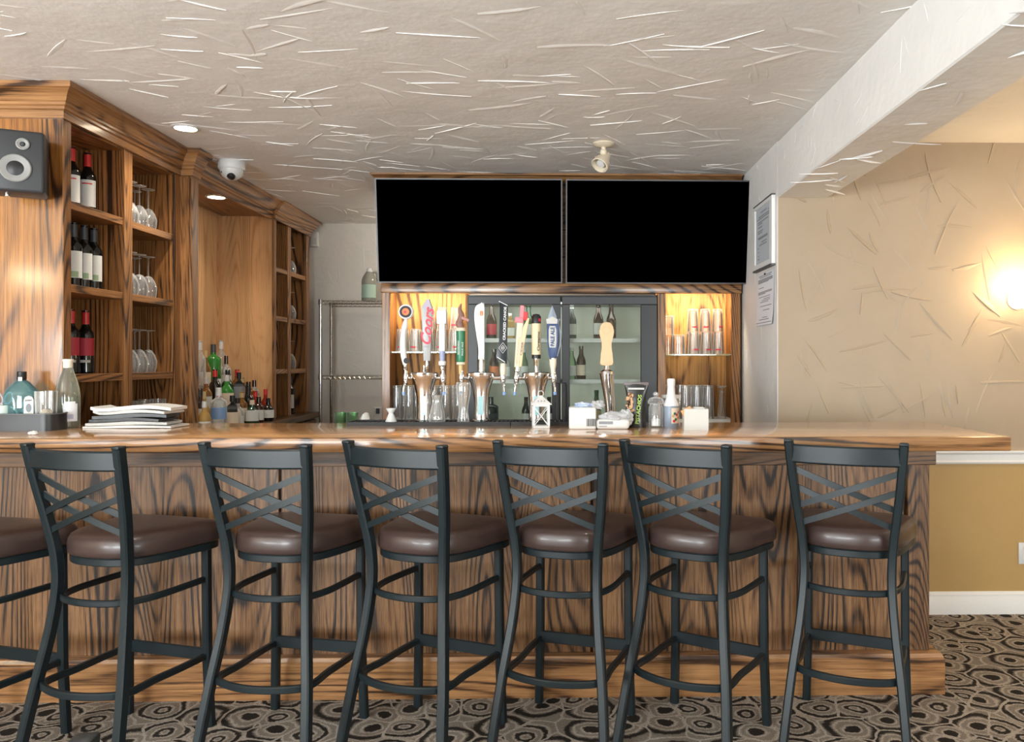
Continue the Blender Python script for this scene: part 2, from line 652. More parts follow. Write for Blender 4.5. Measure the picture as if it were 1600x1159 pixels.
struct('floor', BX(-4.7, -2.8, -0.1, 4.3, 7.1, 0.0), CARPET)
ceiling = struct('ceiling', BX(-4.7, -2.8, ZC, 4.3, 7.1, ZC + 0.12), CEIL)
wall_back = struct('wall_back', BX(-2.7, YB, 0, XR + 0.3, YB + 0.12, ZC), BACKW)
wall_bar_right = struct('wall_bar_right', wall_boxes([(XR, YG, 0, XR + 0.0035, YG + 0.12, ZC), (XR, YG + 0.12, 0, XR + 0.12, YB, ZC)]), BEAM)
wall_alcove = struct('wall_alcove', BX(XR + 0.0035, YG, 0, 4.2, YG + 0.12, ZC), BEIGE)
beam = struct('ceiling_beam', BX(XR, -2.6, 2.23, 1.425, YG, ZC, 0.006, 1), BEAM)
struct('wall_bar_left', BX(-2.62, 3.56, 0, -2.50, YB, ZC), BACKW)
struct('wall_left_return', BX(-4.6, 3.56, 0, -2.62, 3.68, ZC), BEIGE)
struct('wall_right', BX(4.1, -2.6, 0, 4.2, YG, ZC), BEIGE)
WZ0, WZ1 = 0.6, 2.3
struct('wall_left', wall_boxes([(-4.6, -2.6, 0, -4.5, -2.05, ZC), (-4.6, -0.15, 0, -4.5, 3.56, ZC), (-4.6, -2.05, 0, -4.5, -0.15, WZ0), (-4.6, -2.05, WZ1, -4.5, -0.15, ZC)]), BEIGE)
fw = []
xs = [-4.6, -3.6, -1.6, 1.75, 3.65, 4.2]
for i in range(len(xs) - 1):
    if i % 2 == 0:
        fw.append((xs[i], -2.7, 0, xs[i + 1], -2.6, ZC))
    else:
        fw += [(xs[i], -2.7, 0, xs[i + 1], -2.6, WZ0), (xs[i], -2.7, WZ1, xs[i + 1], -2.6, ZC)]
struct('wall_front', wall_boxes(fw), BEIGE)


def window(n, x0, x1, turned=False):
    bm = bmesh.new()
    t = 0.05
    for a in ((x0, WZ0, x1, WZ0 + t), (x0, WZ1 - t, x1, WZ1), (x0, WZ0 + t, x0 + t, WZ1 - t), (x1 - t, WZ0 + t, x1, WZ1 - t), ((x0 + x1) / 2 - 0.02, WZ0 + t, (x0 + x1) / 2 + 0.02, WZ1 - t)):
        if turned:
            box(bm, -4.58, a[0], a[1], -4.52, a[2], a[3])
        else:
            box(bm, a[0], -2.68, a[1], a[2], -2.62, a[3])
    w = struct('window_%d' % n, bm, WHITE)
    if turned:
        obj('pane', BX(-4.555, x0 + t, WZ0 + t, -4.55, x1 - t, WZ1 - t), PANE, w)
    else:
        obj('pane', BX(x0 + t, -2.655, WZ0 + t, x1 - t, -2.65, WZ1 - t), PANE, w)


window(1, -3.6, -1.6)
window(2, 1.75, 3.65)
window(3, -2.05, -0.15, True)

base_prof = [(0, 0), (0.016, 0), (0.016, 0.085), (0.012, 0.092), (0.012, 0.105), (0.007, 0.112), (0.004, 0.12), (0, 0.12)]
bb = struct('baseboard_alcove', mitre([(XR + 0.02, YG), (4.1, YG)], base_prof), WHITE)
rail_prof = [(0, 0.805), (0.012, 0.805), (0.018, 0.815), (0.012, 0.825), (0.014, 0.855), (0.024, 0.866), (0.024, 0.876), (0, 0.876)]
struct('trim_1', mitre([(XR + 0.02, YG), (4.1, YG)], rail_prof), WHITE)


# trowel ridges in the plaster: thin raised curls left by the trowel
def ridges(name, parent, mat, n, place, lens=(0.07, 0.26), wid=(0.004, 0.009), hei=(0.003, 0.008)):
    bm = bmesh.new()
    for _ in range(n):
        P, U, V, Nn, ang = place()
        L = random.uniform(*lens)
        w = random.uniform(*wid)
        h = random.uniform(*hei)
        curl = random.uniform(-0.35, 0.35)
        a = ang
        pts = []
        k = 7
        p = Vector((0, 0))
        for i in range(k):
            pts.append(p.copy())
            a += curl / k * (1 + 1.5 * (i > 4))
            p += Vector((cos(a), sin(a))) * L / (k - 1)
        rings = []
        flip = random.choice((-1, 1))
        for i, q in enumerate(pts):
            t = i / (k - 1)
            f = max(0.12, sin(pi * min(1, t * 0.85 + 0.12)) ** 0.7) * random.uniform(0.7, 1.1)
            d = (pts[min(i + 1, k - 1)] - pts[max(i - 1, 0)]).normalized()
            s = Vector((-d.y, d.x)) * flip
            c = P + U * q.x + V * q.y
            sv = (U * s.x + V * s.y)
            rings.append([bm.verts.new(c - sv * w * f * 1.6 - Nn * 0.0005), bm.verts.new(c - sv * w * f * 0.1 + Nn * h * f), bm.verts.new(c + sv * w * f * 0.45 + Nn * h * f * 0.9), bm.verts.new(c + sv * w * f * 0.6 - Nn * 0.0005)])
        for A, B in zip(rings, rings[1:]):
            for j in range(3):
                bm.faces.new((A[j], A[j + 1], B[j + 1], B[j]))
    o = obj(name, bm, mat, parent, smooth=50)
    o['kind'] = 'stuff'
    return o


def pl_ceil():
    return (Vector((random.uniform(-2.1, 1.12), random.uniform(2.5, 6.85), ZC)), Vector((1, 0, 0)), Vector((0, 1, 0)), Vector((0, 0, -1)), random.choice((0, pi)) + random.gauss(0, 0.55) + random.choice((0, 0, 0, 1.2)))


def pl_alc():
    return (Vector((random.uniform(1.2, 2.75), YG, random.uniform(0.95, 2.45))), Vector((1, 0, 0)), Vector((0, 0, 1)), Vector((0, -1, 0)), random.choice((random.gauss(0.15, 0.3), random.gauss(1.5, 0.35), random.gauss(2.1, 0.3))))


def pl_beamside():
    return (Vector((XR, random.uniform(1.5, 4.2), random.uniform(2.26, 2.5))), Vector((0, 1, 0)), Vector((0, 0, 1)), Vector((-1, 0, 0)), random.uniform(0, pi))


def pl_beambot():
    return (Vector((random.uniform(1.2, 1.38), random.uniform(1.5, 4.2), 2.23)), Vector((1, 0, 0)), Vector((0, 1, 0)), Vector((0, 0, -1)), random.uniform(0, pi))


def pl_back():
    return (Vector((random.uniform(-2.05, -1.2), YB, random.uniform(1.0, 2.45))), Vector((1, 0, 0)), Vector((0, 0, 1)), Vector((0, -1, 0)), random.uniform(0, pi))


def pl_barright():
    return (Vector((XR, random.uniform(4.32, 5.05), random.uniform(1.0, 2.5))), Vector((0, 1, 0)), Vector((0, 0, 1)), Vector((-1, 0, 0)), random.uniform(0, pi))


ridges('trowel_ridges', ceiling, CEIL, 430, pl_ceil, lens=(0.10, 0.32), wid=(0.005, 0.013), hei=(0.002, 0.005))
ridges('trowel_ridges', wall_alcove, BEIGE, 95, pl_alc, wid=(0.005, 0.012), hei=(0.003, 0.007), lens=(0.10, 0.30))
ridges('trowel_ridges', beam, BEAM, 30, pl_beamside, lens=(0.04, 0.12), wid=(0.002, 0.004), hei=(0.001, 0.002))
ridges('trowel_ridges', beam, BEAM, 22, pl_beambot, lens=(0.08, 0.22))
ridges('trowel_ridges', wall_back, BACKW, 30, pl_back, hei=(0.001, 0.003))
ridges('trowel_ridges', wall_bar_right, BEAM, 30, pl_barright, lens=(0.04, 0.12), wid=(0.002, 0.004), hei=(0.001, 0.003))

# ------------------------------------------------------------------ the bar
ZT = 1.07
bt = thing('bar_counter', 'long glossy oak bar top running the width of the room', 'counter', (0, 0, 0))
XE = 1.69
obj('worktop', prism([(-3.3, 3.03), (XE, 3.03), (XE + 0.03, 3.75), (-2.125, 3.75), (-2.125, 3.485), (-3.3, 3.485)], ZT - 0.05, ZT, 'z', bev=0.002), OAKT, bt)
obj('edge_board', BX(-3.3, 3.0, ZT - 0.053, XE + 0.002, 3.029, ZT, 0.004, 2), OAKE, bt)

bc = thing('bar_cabinet', 'dark stained oak bar front with tall panels and heavy base board', 'bar', (0, 0, 0))
obj('carcass', BX(-2.12, 3.32, 0.0, 1.50, 3.68, ZT - 0.054), OAKD, bc)
for x0, x1 in ((-3.3, -2.412), (-2.408, -1.148), (-1.134, 0.118), (0.130, 1.412)):
    obj('panel', BX(x0, 3.30, 0.165, x1, 3.318, 0.94, 0.002), OAKB, bc)
obj('stile', BX(1.425, 3.292, 0.165, 1.515, 3.70, 0.94, 0.003), OAKB, bc)
obj('under_trim', BX(-3.3, 3.262, 0.932, 1.53, 3.318, ZT - 0.054, 0.003), oak('oak_trim', 'x', (0.26, 0.14, 0.062), (0.15, 0.075, 0.032), (0.02, 0.011, 0.006), rough=0.45), bc)
bp = [(0, 0.0), (0.050, 0.0), (0.050, 0.138), (0.047, 0.142), (0.047, 0.150), (0.040, 0.164), (0.0, 0.166)]
obj('base_board', mitre([(-3.3, 3.30), (1.51, 3.30), (1.51, 3.70)], bp), OAKE, bc, smooth=20)


# ------------------------------------------------------------------ bar stools
def seat_outline():
    half = [(0, -0.182), (0.085, -0.172), (0.155, -0.125), (0.192, -0.03), (0.212, 0.09), (0.224, 0.165), (0.200, 0.215), (0.10, 0.228), (0, 0.230)]
    pts = [(x, y, 0) for x, y in half] + [(-x, y, 0) for x, y in reversed(half[1:-1])]
    return [(p.x, p.y) for p in smooth_path(pts, 5, True)]


def make_stool(name, label, cat, group, zs=1.0, zt=1.073):
    """zs shortens everything under the seat"""
    t = thing(name, label, cat, group=group)
    S = lambda z: z * zs if z <= 0.70 else 0.70 * zs + (z - 0.70)

    def post(s):
        P = [(0.190, -0.245, zt), (0.181, -0.222, 0.96), (0.168, -0.196, 0.84), (0.154, -0.176, 0.73), (0.148, -0.168, 0.64), (0.149, -0.172, 0.55), (0.160, -0.190, 0.42), (0.180, -0.222, 0.26), (0.196, -0.255, 0.10), (0.205, -0.274, 0.0)]
        return [(s * x, y, S(z)) for x, y, z in P]
    for s in (-1, 1):
        lg = obj('leg', sweep(smooth_path(post(s), 4), 0.030, 0.036, up=(0, 1, 0), rnd=0.005), METAL, t)
        lg['label'] = 'curved rear leg rising into the back post'
        obj('end_cap', BX(s * 0.190 - 0.0155, -0.245 - 0.0185, S(zt) - 0.004, s * 0.190 + 0.0155, -0.245 + 0.0185, S(zt) + 0.008, 0.005, 2), METAL, lg)
        obj('leg', sweep([(s * 0.178, 0.162, S(0.69)), (s * 0.180, 0.165, S(0.26)), (s * 0.188, 0.173, 0.0)], 0.030, 0.030, up=(0, 1, 0), rnd=0.005), METAL, t)
    # top rail, bowed to the rear
    rp = [(x, -0.237 - 0.030 * (1 - (x / 0.19) ** 2), S(1.030)) for x in [-0.18 + 0.36 * i / 12 for i in range(13)]]
    obj('top_rail', sweep(rp, 0.018, 0.066, rnd=0.006), METAL, t)

    def yb(z):
        return -0.196 - (z - 0.84) * 0.22

    def xb(z):
        return 0.168 + (z - 0.84) * 0.105
    for za, zb, off in ((0.975, 0.842, 0.004), (0.908, 0.778, 0.004), (0.842, 0.975, -0.006), (0.778, 0.908, -0.006)):
        a = Vector((-xb(za) + 0.006, yb(za) + off, S(za)))
        b = Vector((xb(zb) - 0.006, yb(zb) + off, S(zb)))
        path = [a.lerp(b, i / 8) + Vector((0, -0.016 * (1 - (2 * i / 8 - 1) ** 2), 0)) for i in range(9)]
        obj('cross_slat', sweep(path, 0.007, 0.021, up=(0, 0, 1)), METAL, t)
    # cushion
    ol = seat_outline()
    bm = bmesh.new()
    cy = 0.02
    lay = [(0.90, 0.690), (0.965, 0.690), (0.995, 0.697), (1.0, 0.712), (1.0, 0.728), (0.985, 0.744), (0.95, 0.756), (0.88, 0.764), (0.72, 0.769), (0.45, 0.771), (0.2, 0.771)]
    rings = [[bm.verts.new((x * k, cy + (y - cy) * k, S(z))) for x, y in ol] for k, z in lay]
    n = len(ol)
    for A, B in zip(rings, rings[1:]):
        for i in range(n):
            bm.faces.new((A[i], A[(i + 1) % n], B[(i + 1) % n], B[i]))
    bm.faces.new(list(reversed(rings[0])))
    bm.faces.new(rings[-1])
    st = obj('seat', bm, VINYL, t, smooth=60)
    st['label'] = 'padded dark brown vinyl seat'
    obj('seat_ring', sweep([(x * 0.93, cy + (y - cy) * 0.93, S(0.676)) for x, y in ol], 0.014, 0.026, closed=True, rnd=0.003), METAL, t)

    def ring(z, bulge, xr, yr):
        P = [(-0.178, 0.160), (-0.178, 0.04), (-0.172, -0.07), (-xr, yr), (-xr * 0.6, bulge * 0.93), (0, bulge), (xr * 0.6, bulge * 0.93), (xr, yr), (0.172, -0.07), (0.178, 0.04), (0.178, 0.160)]
        return smooth_path([(x, y, S(z)) for x, y in P], 4)
    obj('support_ring', sweep(ring(0.548, -0.205, 0.142, -0.152), 0.017, 0.022, rnd=0.004), METAL, t)
    fr = obj('footrest_ring', sweep(ring(0.262, -0.262, 0.172, -0.195), 0.019, 0.024, rnd=0.004), METAL, t)
    obj('front_stretcher', BX(-0.175, 0.150, S(0.248), 0.175, 0.164, S(0.292), 0.002), METAL, t)
    return t


G = 'cross-back bar stools along the bar'
stool = make_stool('bar_stool', '', 'stool', G)
spots = [(-2.040, 2.88, -17, 'black metal stool cut off by the picture edge, brown seat at far left'),
         (-1.537, 2.924, -17.1, 'black cross-back bar stool nearest the folded newspapers, brown vinyl seat'),
         (-0.973, 2.964, -13.1, 'black cross-back bar stool below the liquor bottles, second whole stool from the newspapers'),
         (-0.464, 2.953, -24.3, 'black cross-back bar stool in front of the chrome tap towers, under left television'),
         (0.035, 2.988, -18.2, 'black cross-back bar stool standing below the white lantern'),
         (0.514, 2.95, -32.6, 'black cross-back bar stool below the pistachio bag and sugar jar'),
         (1.080, 2.982, -25.1, 'black cross-back bar stool standing alone at the open end of the bar')]
for i, (x, y, a, lab) in enumerate(spots):
    if i == 0:
        stool.location = (x, y, 0)
        stool.rotation_euler = (0, 0, radians(a))
        stool['label'] = lab
    else:
        dup(stool, (x, y, 0), radians(a), lab, G)
# a lower chair of the same make, only one capped back post of it in view at the bottom edge
ch = make_stool('dining_chair', 'low black chair at the bottom edge, only one capped post showing', 'chair', None, zs=0.46 / 0.70, zt=1.115)
ch.location = (-0.822, 1.24, 0)
ch.rotation_euler = (0, 0, radians(8))

# ------------------------------------------------------------------ left built-in shelving
XF = -2.135
CROWN = [(0.0, 2.392), (0.013, 2.392), (0.013, 2.424), (0.023, 2.429), (0.023, 2.440), (0.032, 2.445), (0.032, 2.456), (0.040, 2.462), (0.046, 2.478), (0.062, 2.497), (0.080, 2.506), (0.080, 2.529), (0.0, 2.529)]
SH = [2.037, 1.674, 1.279]
ZBAR = 0.935

ua = thing('wine_shelf_unit', 'tall oak shelving unit holding wine bottles and hanging stemware behind the newspapers', 'shelves')
obj('side_panel', BX(-2.95, 3.50, 0.0, XF - 0.001, 3.53, 2.40), OAKP, ua)
obj('stile', BX(XF - 0.02, 3.501, ZBAR, XF + 0.004, 3.556, 2.40, 0.002), OAKZ, ua)
obj('back_panel', BX(-2.495, 3.53, ZBAR, -2.48, 4.60, 2.40), OAKZ, ua)
obj('divider', BX(-2.48, 3.99, ZBAR, XF, 4.065, 2.40, 0.002), OAKZ, ua)
obj('end_stile', BX(-2.48, 4.50, ZBAR, XF, 4.565, 2.40, 0.002), OAKZ, ua)
for z in SH:
    for y0, y1 in ((3.53, 3.99), (4.065, 4.50)):
        obj('shelf', BX(-2.48, y0, z - 0.017, XF - 0.006, y1, z + 0.018, 0.002), OAKY, ua)
obj('top_board', BX(-2.48, 3.53, 2.385, XF - 0.006, 4.56, 2.40), OAKY, ua)
obj('pilaster', BX(-2.48, 4.566, ZBAR, -2.070, 4.65, 2.40, 0.003), OAKZ, ua)
for k in range(3):
    x = XF + 0.018 + k * 0.017
    obj('flute', BX(x, 4.560, ZBAR + 0.05, x + 0.009, 4.567, 2.38, 0.002), OAKZ, ua)
CPA = [(-2.95, 3.50), (XF, 3.50), (XF, 4.560), (-2.070, 4.560), (-2.070, 4.65)]
for k in range(4):
    obj('crown_moulding', mitre(CPA, CROWN, part=(k, k + 1)), OAKE if k % 2 == 0 else OAKEY, ua)
obj('frieze', BX(-2.94, 3.502, 2.40, XF - 0.002, 3.56, 2.529), OAKX, ua)
obj('frieze', BX(XF - 0.05, 3.56, 2.40, XF - 0.002, 4.65, 2.529), OAKY, ua)

al = thing('liquor_alcove', 'pale oak lined recess with downlit ceiling behind the liquor bottles', 'alcove')
obj('back_panel', BX(-2.495, 4.65, ZBAR, -2.475, 5.94, 2.42), OAKS, al)
obj('soffit', BX(-2.475, 4.651, 2.415, -2.125, 5.94, 2.44), OAKY, al)
obj('frieze', BX(-2.175, 4.652, 2.44, -2.127, 5.94, 2.529), OAKY, al)
obj('crown_moulding', mitre([(-2.125, 4.652), (-2.125, 5.935)], CROWN), OAKEY, al)

ub = thing('glass_shelf_unit', 'dim oak shelving unit beside the chrome wire rack', 'shelves')
obj('side_panel', BX(-2.475, 5.94, ZBAR, -2.115, 5.965, 2.42), OAKS, ub)
obj('edge_strip', BX(-2.115, 5.938, ZBAR, -2.098, 5.985, 2.42, 0.002), OAKZ, ub)
obj('back_panel', BX(-2.495, 5.965, ZBAR, -2.475, 6.77, 2.42), OAKD, ub)  # dark oak here and on the frieze puts the unit's shade into colour
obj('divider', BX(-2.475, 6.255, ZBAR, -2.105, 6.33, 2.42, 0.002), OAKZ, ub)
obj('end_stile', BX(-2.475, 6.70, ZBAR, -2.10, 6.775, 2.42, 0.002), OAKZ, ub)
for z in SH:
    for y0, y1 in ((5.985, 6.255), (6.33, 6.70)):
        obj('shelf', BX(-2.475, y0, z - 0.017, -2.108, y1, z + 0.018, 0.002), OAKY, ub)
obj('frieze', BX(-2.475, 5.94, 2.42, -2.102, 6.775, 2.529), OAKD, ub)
CPB = [(-2.10, 5.936), (-2.10, 6.775), (-2.40, 6.775)]
obj('crown_moulding', mitre(CPB, CROWN, part=(0, 1)), OAKEY, ub)
obj('crown_moulding', mitre(CPB, CROWN, part=(1, 2)), OAKE, ub)

bk = thing('back_counter', 'dark oak back counter running under the liquor bottles and shelving', 'counter')
obj('worktop', BX(-2.48, 3.69, ZBAR - 0.04, -2.0, 6.80, ZBAR - 0.0005, 0.004), oak('oak_back_counter', 'y', (0.15, 0.085, 0.04), (0.09, 0.05, 0.025), (0.02, 0.012, 0.008)), bk)
obj('carcass', BX(-2.48, 3.76, 0.08, -2.06, 6.78, ZBAR - 0.041), OAKD, bk)
obj('kick_board', BX(-2.48, 3.76, 0.0, -2.12, 6.78, 0.08), BLACK, bk)
for k in range(6):
    dr = obj('door', BX(-2.059, 3.78 + k * 0.5, 0.10, -2.042, 4.26 + k * 0.5, ZBAR - 0.06, 0.003), OAKZ, bk)
    obj('knob', lathe([(0, 0.0), (0.008, 0.0), (0.008, 0.012), (0.014, 0.018), (0.010, 0.026), (0, 0.028)], 10), CHROME, dr, (-2.043, 4.21 + k * 0.5, 0.78), (0, pi / 2, 0))
# stepped risers for the liquor bottles
T1, T2 = 1.035, 1.165
rs = thing('bottle_riser', 'stepped dark stand carrying the liquor bottles in the oak recess', 'stand', (0, 0, 0))
obj('step', BX(-2.352, 4.68, ZBAR, -2.203, 5.92, T1), OAKD, rs)
obj('step', BX(-2.474, 4.68, ZBAR, -2.353, 5.92, T2), OAKD, rs)


# ------------------------------------------------------------------ bottles and glasses
def bottle_profile(h, r, kind):
    if kind == 'wine':
        s = [(0, 0.004), (0.8 * r, 0), (r, 0.006), (r, 0.60 * h), (0.93 * r, 0.65 * h), (0.62 * r, 0.71 * h), (0.42 * r, 0.76 * h), (0.38 * r, 0.97 * h), (0.42 * r, 0.975 * h), (0.42 * r, h), (0, h)]
    elif kind == 'sq':
        s = [(0, 0.003), (0.9 * r, 0), (r, 0.006), (r, 0.66 * h), (0.9 * r, 0.70 * h), (0.36 * r, 0.77 * h), (0.33 * r, h), (0, h)]
    elif kind == 'round':
        s = [(0, 0.003), (0.9 * r, 0), (r, 0.008), (1.0 * r, 0.45 * h), (0.92 * r, 0.55 * h), (0.6 * r, 0.66 * h), (0.36 * r, 0.72 * h), (0.32 * r, h), (0, h)]
    elif kind == 'beer':
        s = [(0, 0.003), (0.9 * r, 0), (r, 0.006), (r, 0.55 * h), (0.85 * r, 0.63 * h), (0.5 * r, 0.75 * h), (0.42 * r, 0.95 * h), (0.46 * r, 0.955 * h), (0.46 * r, h), (0, h)]
    elif kind == 'jug':
        s = [(0, 0.003), (0.92 * r, 0), (r, 0.01), (r, 0.62 * h), (0.9 * r, 0.72 * h), (0.55 * r, 0.86 * h), (0.3 * r, 0.93 * h), (0.28 * r, h), (0, h)]
    else:
        s = [(0, 0.003), (0.9 * r, 0), (r, 0.006), (r, 0.40 * h), (0.90 * r, 0.50 * h), (0.42 * r, 0.82 * h), (0.36 * r, 0.90 * h), (0.36 * r, h), (0, h)]
    return s


def bottle(name, label, loc, h, r, kind, glass, cap, lab=None, lz=(0.12, 0.5), group=None, capz=0.80, rz=0.0, cat='bottle', lab2=None, span=(radians(-160), radians(-20)), seg=18, faces=0):
    t = thing(name, label, cat, loc, rz, group)
    pr = bottle_profile(h, r, kind)
    seg_ = faces or seg
    a0 = pi / 4 if faces == 4 else 0
    obj('body', lathe(pr, seg_, a0=a0, a1=a0 + 2 * pi), glass, t, smooth=40)
    # radius at a height
    def rad(z):
        for (r0, z0), (r1, z1) in zip(pr, pr[1:]):
            if z0 <= z <= z1 and z1 > z0:
                return r0 + (r1 - r0) * (z - z0) / (z1 - z0)
        return r
    if cap:
        zc = capz * h
        obj('cap', lathe([(rad(zc) + 0.0008, zc), (rad(0.9 * h) + 0.0012, 0.90 * h), (rad(0.965 * h) + 0.0012, 0.97 * h), (rad(0.965 * h) + 0.0012, h + 0.001), (0, h + 0.001)], 14), cap, t)
    if lab:
        a, b = span
        obj('label', lathe([(r * 1.006, lz[0] * h), (r * 1.006, lz[1] * h)], 14, a0=a, a1=b), lab, t)
    if lab2:
        obj('label_print', lathe([(r * 1.012, lab2[1] * h), (r * 1.012, lab2[2] * h)], 10, a0=radians(-125), a1=radians(-55)), lab2[0], t)
    return t


WINEL = M('wine_label_white', (0.74, 0.76, 0.74), 0.7)
WINEG = M('wine_label_green', (0.35, 0.48, 0.30), 0.7)
WINER = M('wine_label_red', (0.45, 0.03, 0.05), 0.6)
DCAP = M('dark_capsule', (0.05, 0.06, 0.07), 0.35)
TILT = radians(25)
# top shelf: two bottles with red capsules
for i, (px, X) in enumerate(((137, -2.29), (112, -2.300))):
    p = at(px, 240, X=X)
    bottle('wine_bottle', ('red capped wine bottle with white label, the fully visible one on the top shelf', 'red capped wine bottle half hidden behind the stile on the top shelf')[i], (X, p.y, SH[0] + 0.018), 0.305, 0.037, 'wine', WINE, REDCAP, WINEL, (0.14, 0.56), 'red capped wine bottles on the top shelf', 0.78, rz=TILT, lab2=(REDCAP, 0.49, 0.51))
# second shelf: five white-label bottles
lb2 = ['white label wine bottle beside the divider, last of the middle shelf row', 'white label wine bottle second from the divider on the middle shelf', 'white label wine bottle in the centre of the middle shelf front row', 'white label wine bottle at the stile end of the middle shelf', 'dark wine bottle standing behind the white label front row']
for i, (X, Y) in enumerate(((-2.245, 3.925), (-2.245, 3.845), (-2.245, 3.765), (-2.300, 3.660), (-2.345, 3.885))):
    bottle('wine_bottle', lb2[i], (X, Y, SH[1] + 0.018), 0.30, 0.037, 'wine', WINE, DCAP, WINEL, (0.15, 0.56), 'white label wine bottles on the middle shelf', 0.78, rz=TILT, lab2=(WINEG, 0.16, 0.25))
# third shelf: two bottles with red label
for i, (px, X) in enumerate(((134, -2.32), (111, -2.330))):
    p = at(px, 500, X=X)
    bottle('wine_bottle', ('black wine bottle with red label and red capsule on the lowest wine shelf', 'red label wine bottle half hidden behind the stile on the lowest wine shelf')[i], (X, p.y, SH[2] + 0.018), 0.305, 0.038, 'wine', WINE, REDCAP, WINER, (0.28, 0.56), 'red label wine bottles on the lowest wine shelf', 0.78, rz=TILT, lab2=(PAPERG, 0.17, 0.21))


def glass_obj(name, label, cat, prof, mat, loc, group, seg=16, rot=0.0):
    t = thing(name, label, cat, loc, rot, group)
    return t


def tumbler_bm(h, r0, r1, flip=False, seg=16, base=0.012):
    w = 0.0028
    pr = [(0, 0), (r0, 0), (r1, h), (r1 - w, h), (r0 - w, base), (0, base)]
    if flip:
        pr = [(r, h - z) for r, z in pr]
    return lathe(pr, seg)


def wineglass_parts(t, h=0.225, r=0.043, flip=True):
    bowl = [(0.004, 0.095), (0.018, 0.100), (0.032, 0.120), (r, 0.150), (r * 0.96, 0.178), (r * 0.82, h), (r * 0.78, h), (r * 0.93, 0.177), (r - 0.0025, 0.150), (0.030, 0.124), (0.016, 0.105), (0, 0.101)]
    stem = [(0.0045, 0.004), (0.0035, 0.02), (0.0032, 0.06), (0.0045, 0.097)]
    foot = [(0, 0), (0.033, 0), (0.0335, 0.002), (0.010, 0.005), (0.004, 0.009), (0, 0.009)]
    k = h / 0.205
    f = (lambda pr: [(a, h - b * k) for a, b in pr]) if flip else (lambda pr: [(a, b * k) for a, b in pr])
    obj('bowl', lathe(f([(a, b if b < 0.2 else 0.205) for a, b in bowl]), 18), STEMG, t)
    obj('stem', lathe(f(stem), 8), STEMG, t)
    obj('foot', lathe(f(foot), 16), STEMG, t)


proto_wg = None
RN = ['top', 'middle', 'lowest']
NTH = ['first', 'second', 'third', 'fourth', 'fifth', 'sixth']
for si, z in enumerate(SH):
    for iy in range(4):
        for ix in range(2):
            Y = 4.118 + iy * 0.092 + ix * 0.044
            X = -2.225 - ix * 0.095
            lab = 'upturned wine glass, %s from the divider in the %s row, %s stemware shelf' % (NTH[iy], ('front', 'rear')[ix], RN[si])
            g = 'upturned wine glasses on the %s shelf' % RN[si]
            if proto_wg is None:
                proto_wg = thing('wine_glass', lab, 'glass', (X, Y, z + 0.018), 0, g)
                wineglass_parts(proto_wg)
            else:
                dup(proto_wg, (X, Y, z + 0.018), 0, lab, g)
# tumblers on the back counter under the glasses
pt = None
for k, px in enumerate((213, 228, 248, 262)):
    X = -2.24 if k % 2 else -2.20
    p = at(px, 640, X=X)
    if pt is None:
        pt = thing('tumbler', 'clear tumbler behind the newspapers, nearest the divider', 'glass', (X, p.y, ZBAR), 0, 'tumblers behind the newspapers')
        obj('body', tumbler_bm(0.215, 0.030, 0.037), GLASS, pt)
    else:
        dup(pt, (X, p.y, ZBAR), 0, 'clear tumbler behind the newspapers, %s from the divider' % NTH[k])
# stemware in the dim unit
for si, z in enumerate(SH):
    for k in range(3):
        dup(proto_wg, (-2.20 - 0.03 * (k % 2), 6.43 + k * 0.085, z + 0.018), 0, 'upturned wine glass, %s from the divider on the dim unit %s shelf' % (NTH[k], RN[si]), 'wine glasses in the dim unit, %s shelf' % RN[si])
bottle('wine_bottle', 'dark bottle with pale label at the bottom of the dim oak unit', (-2.18, 6.53, ZBAR), 0.31, 0.037, 'wine', WINE, DCAP, PAPERG, (0.15, 0.5))
bottle('wine_bottle', 'plain dark bottle beside the pale label bottle in the dim unit', (-2.22, 6.45, ZBAR), 0.27, 0.036, 'wine', WINE, DCAP, None)

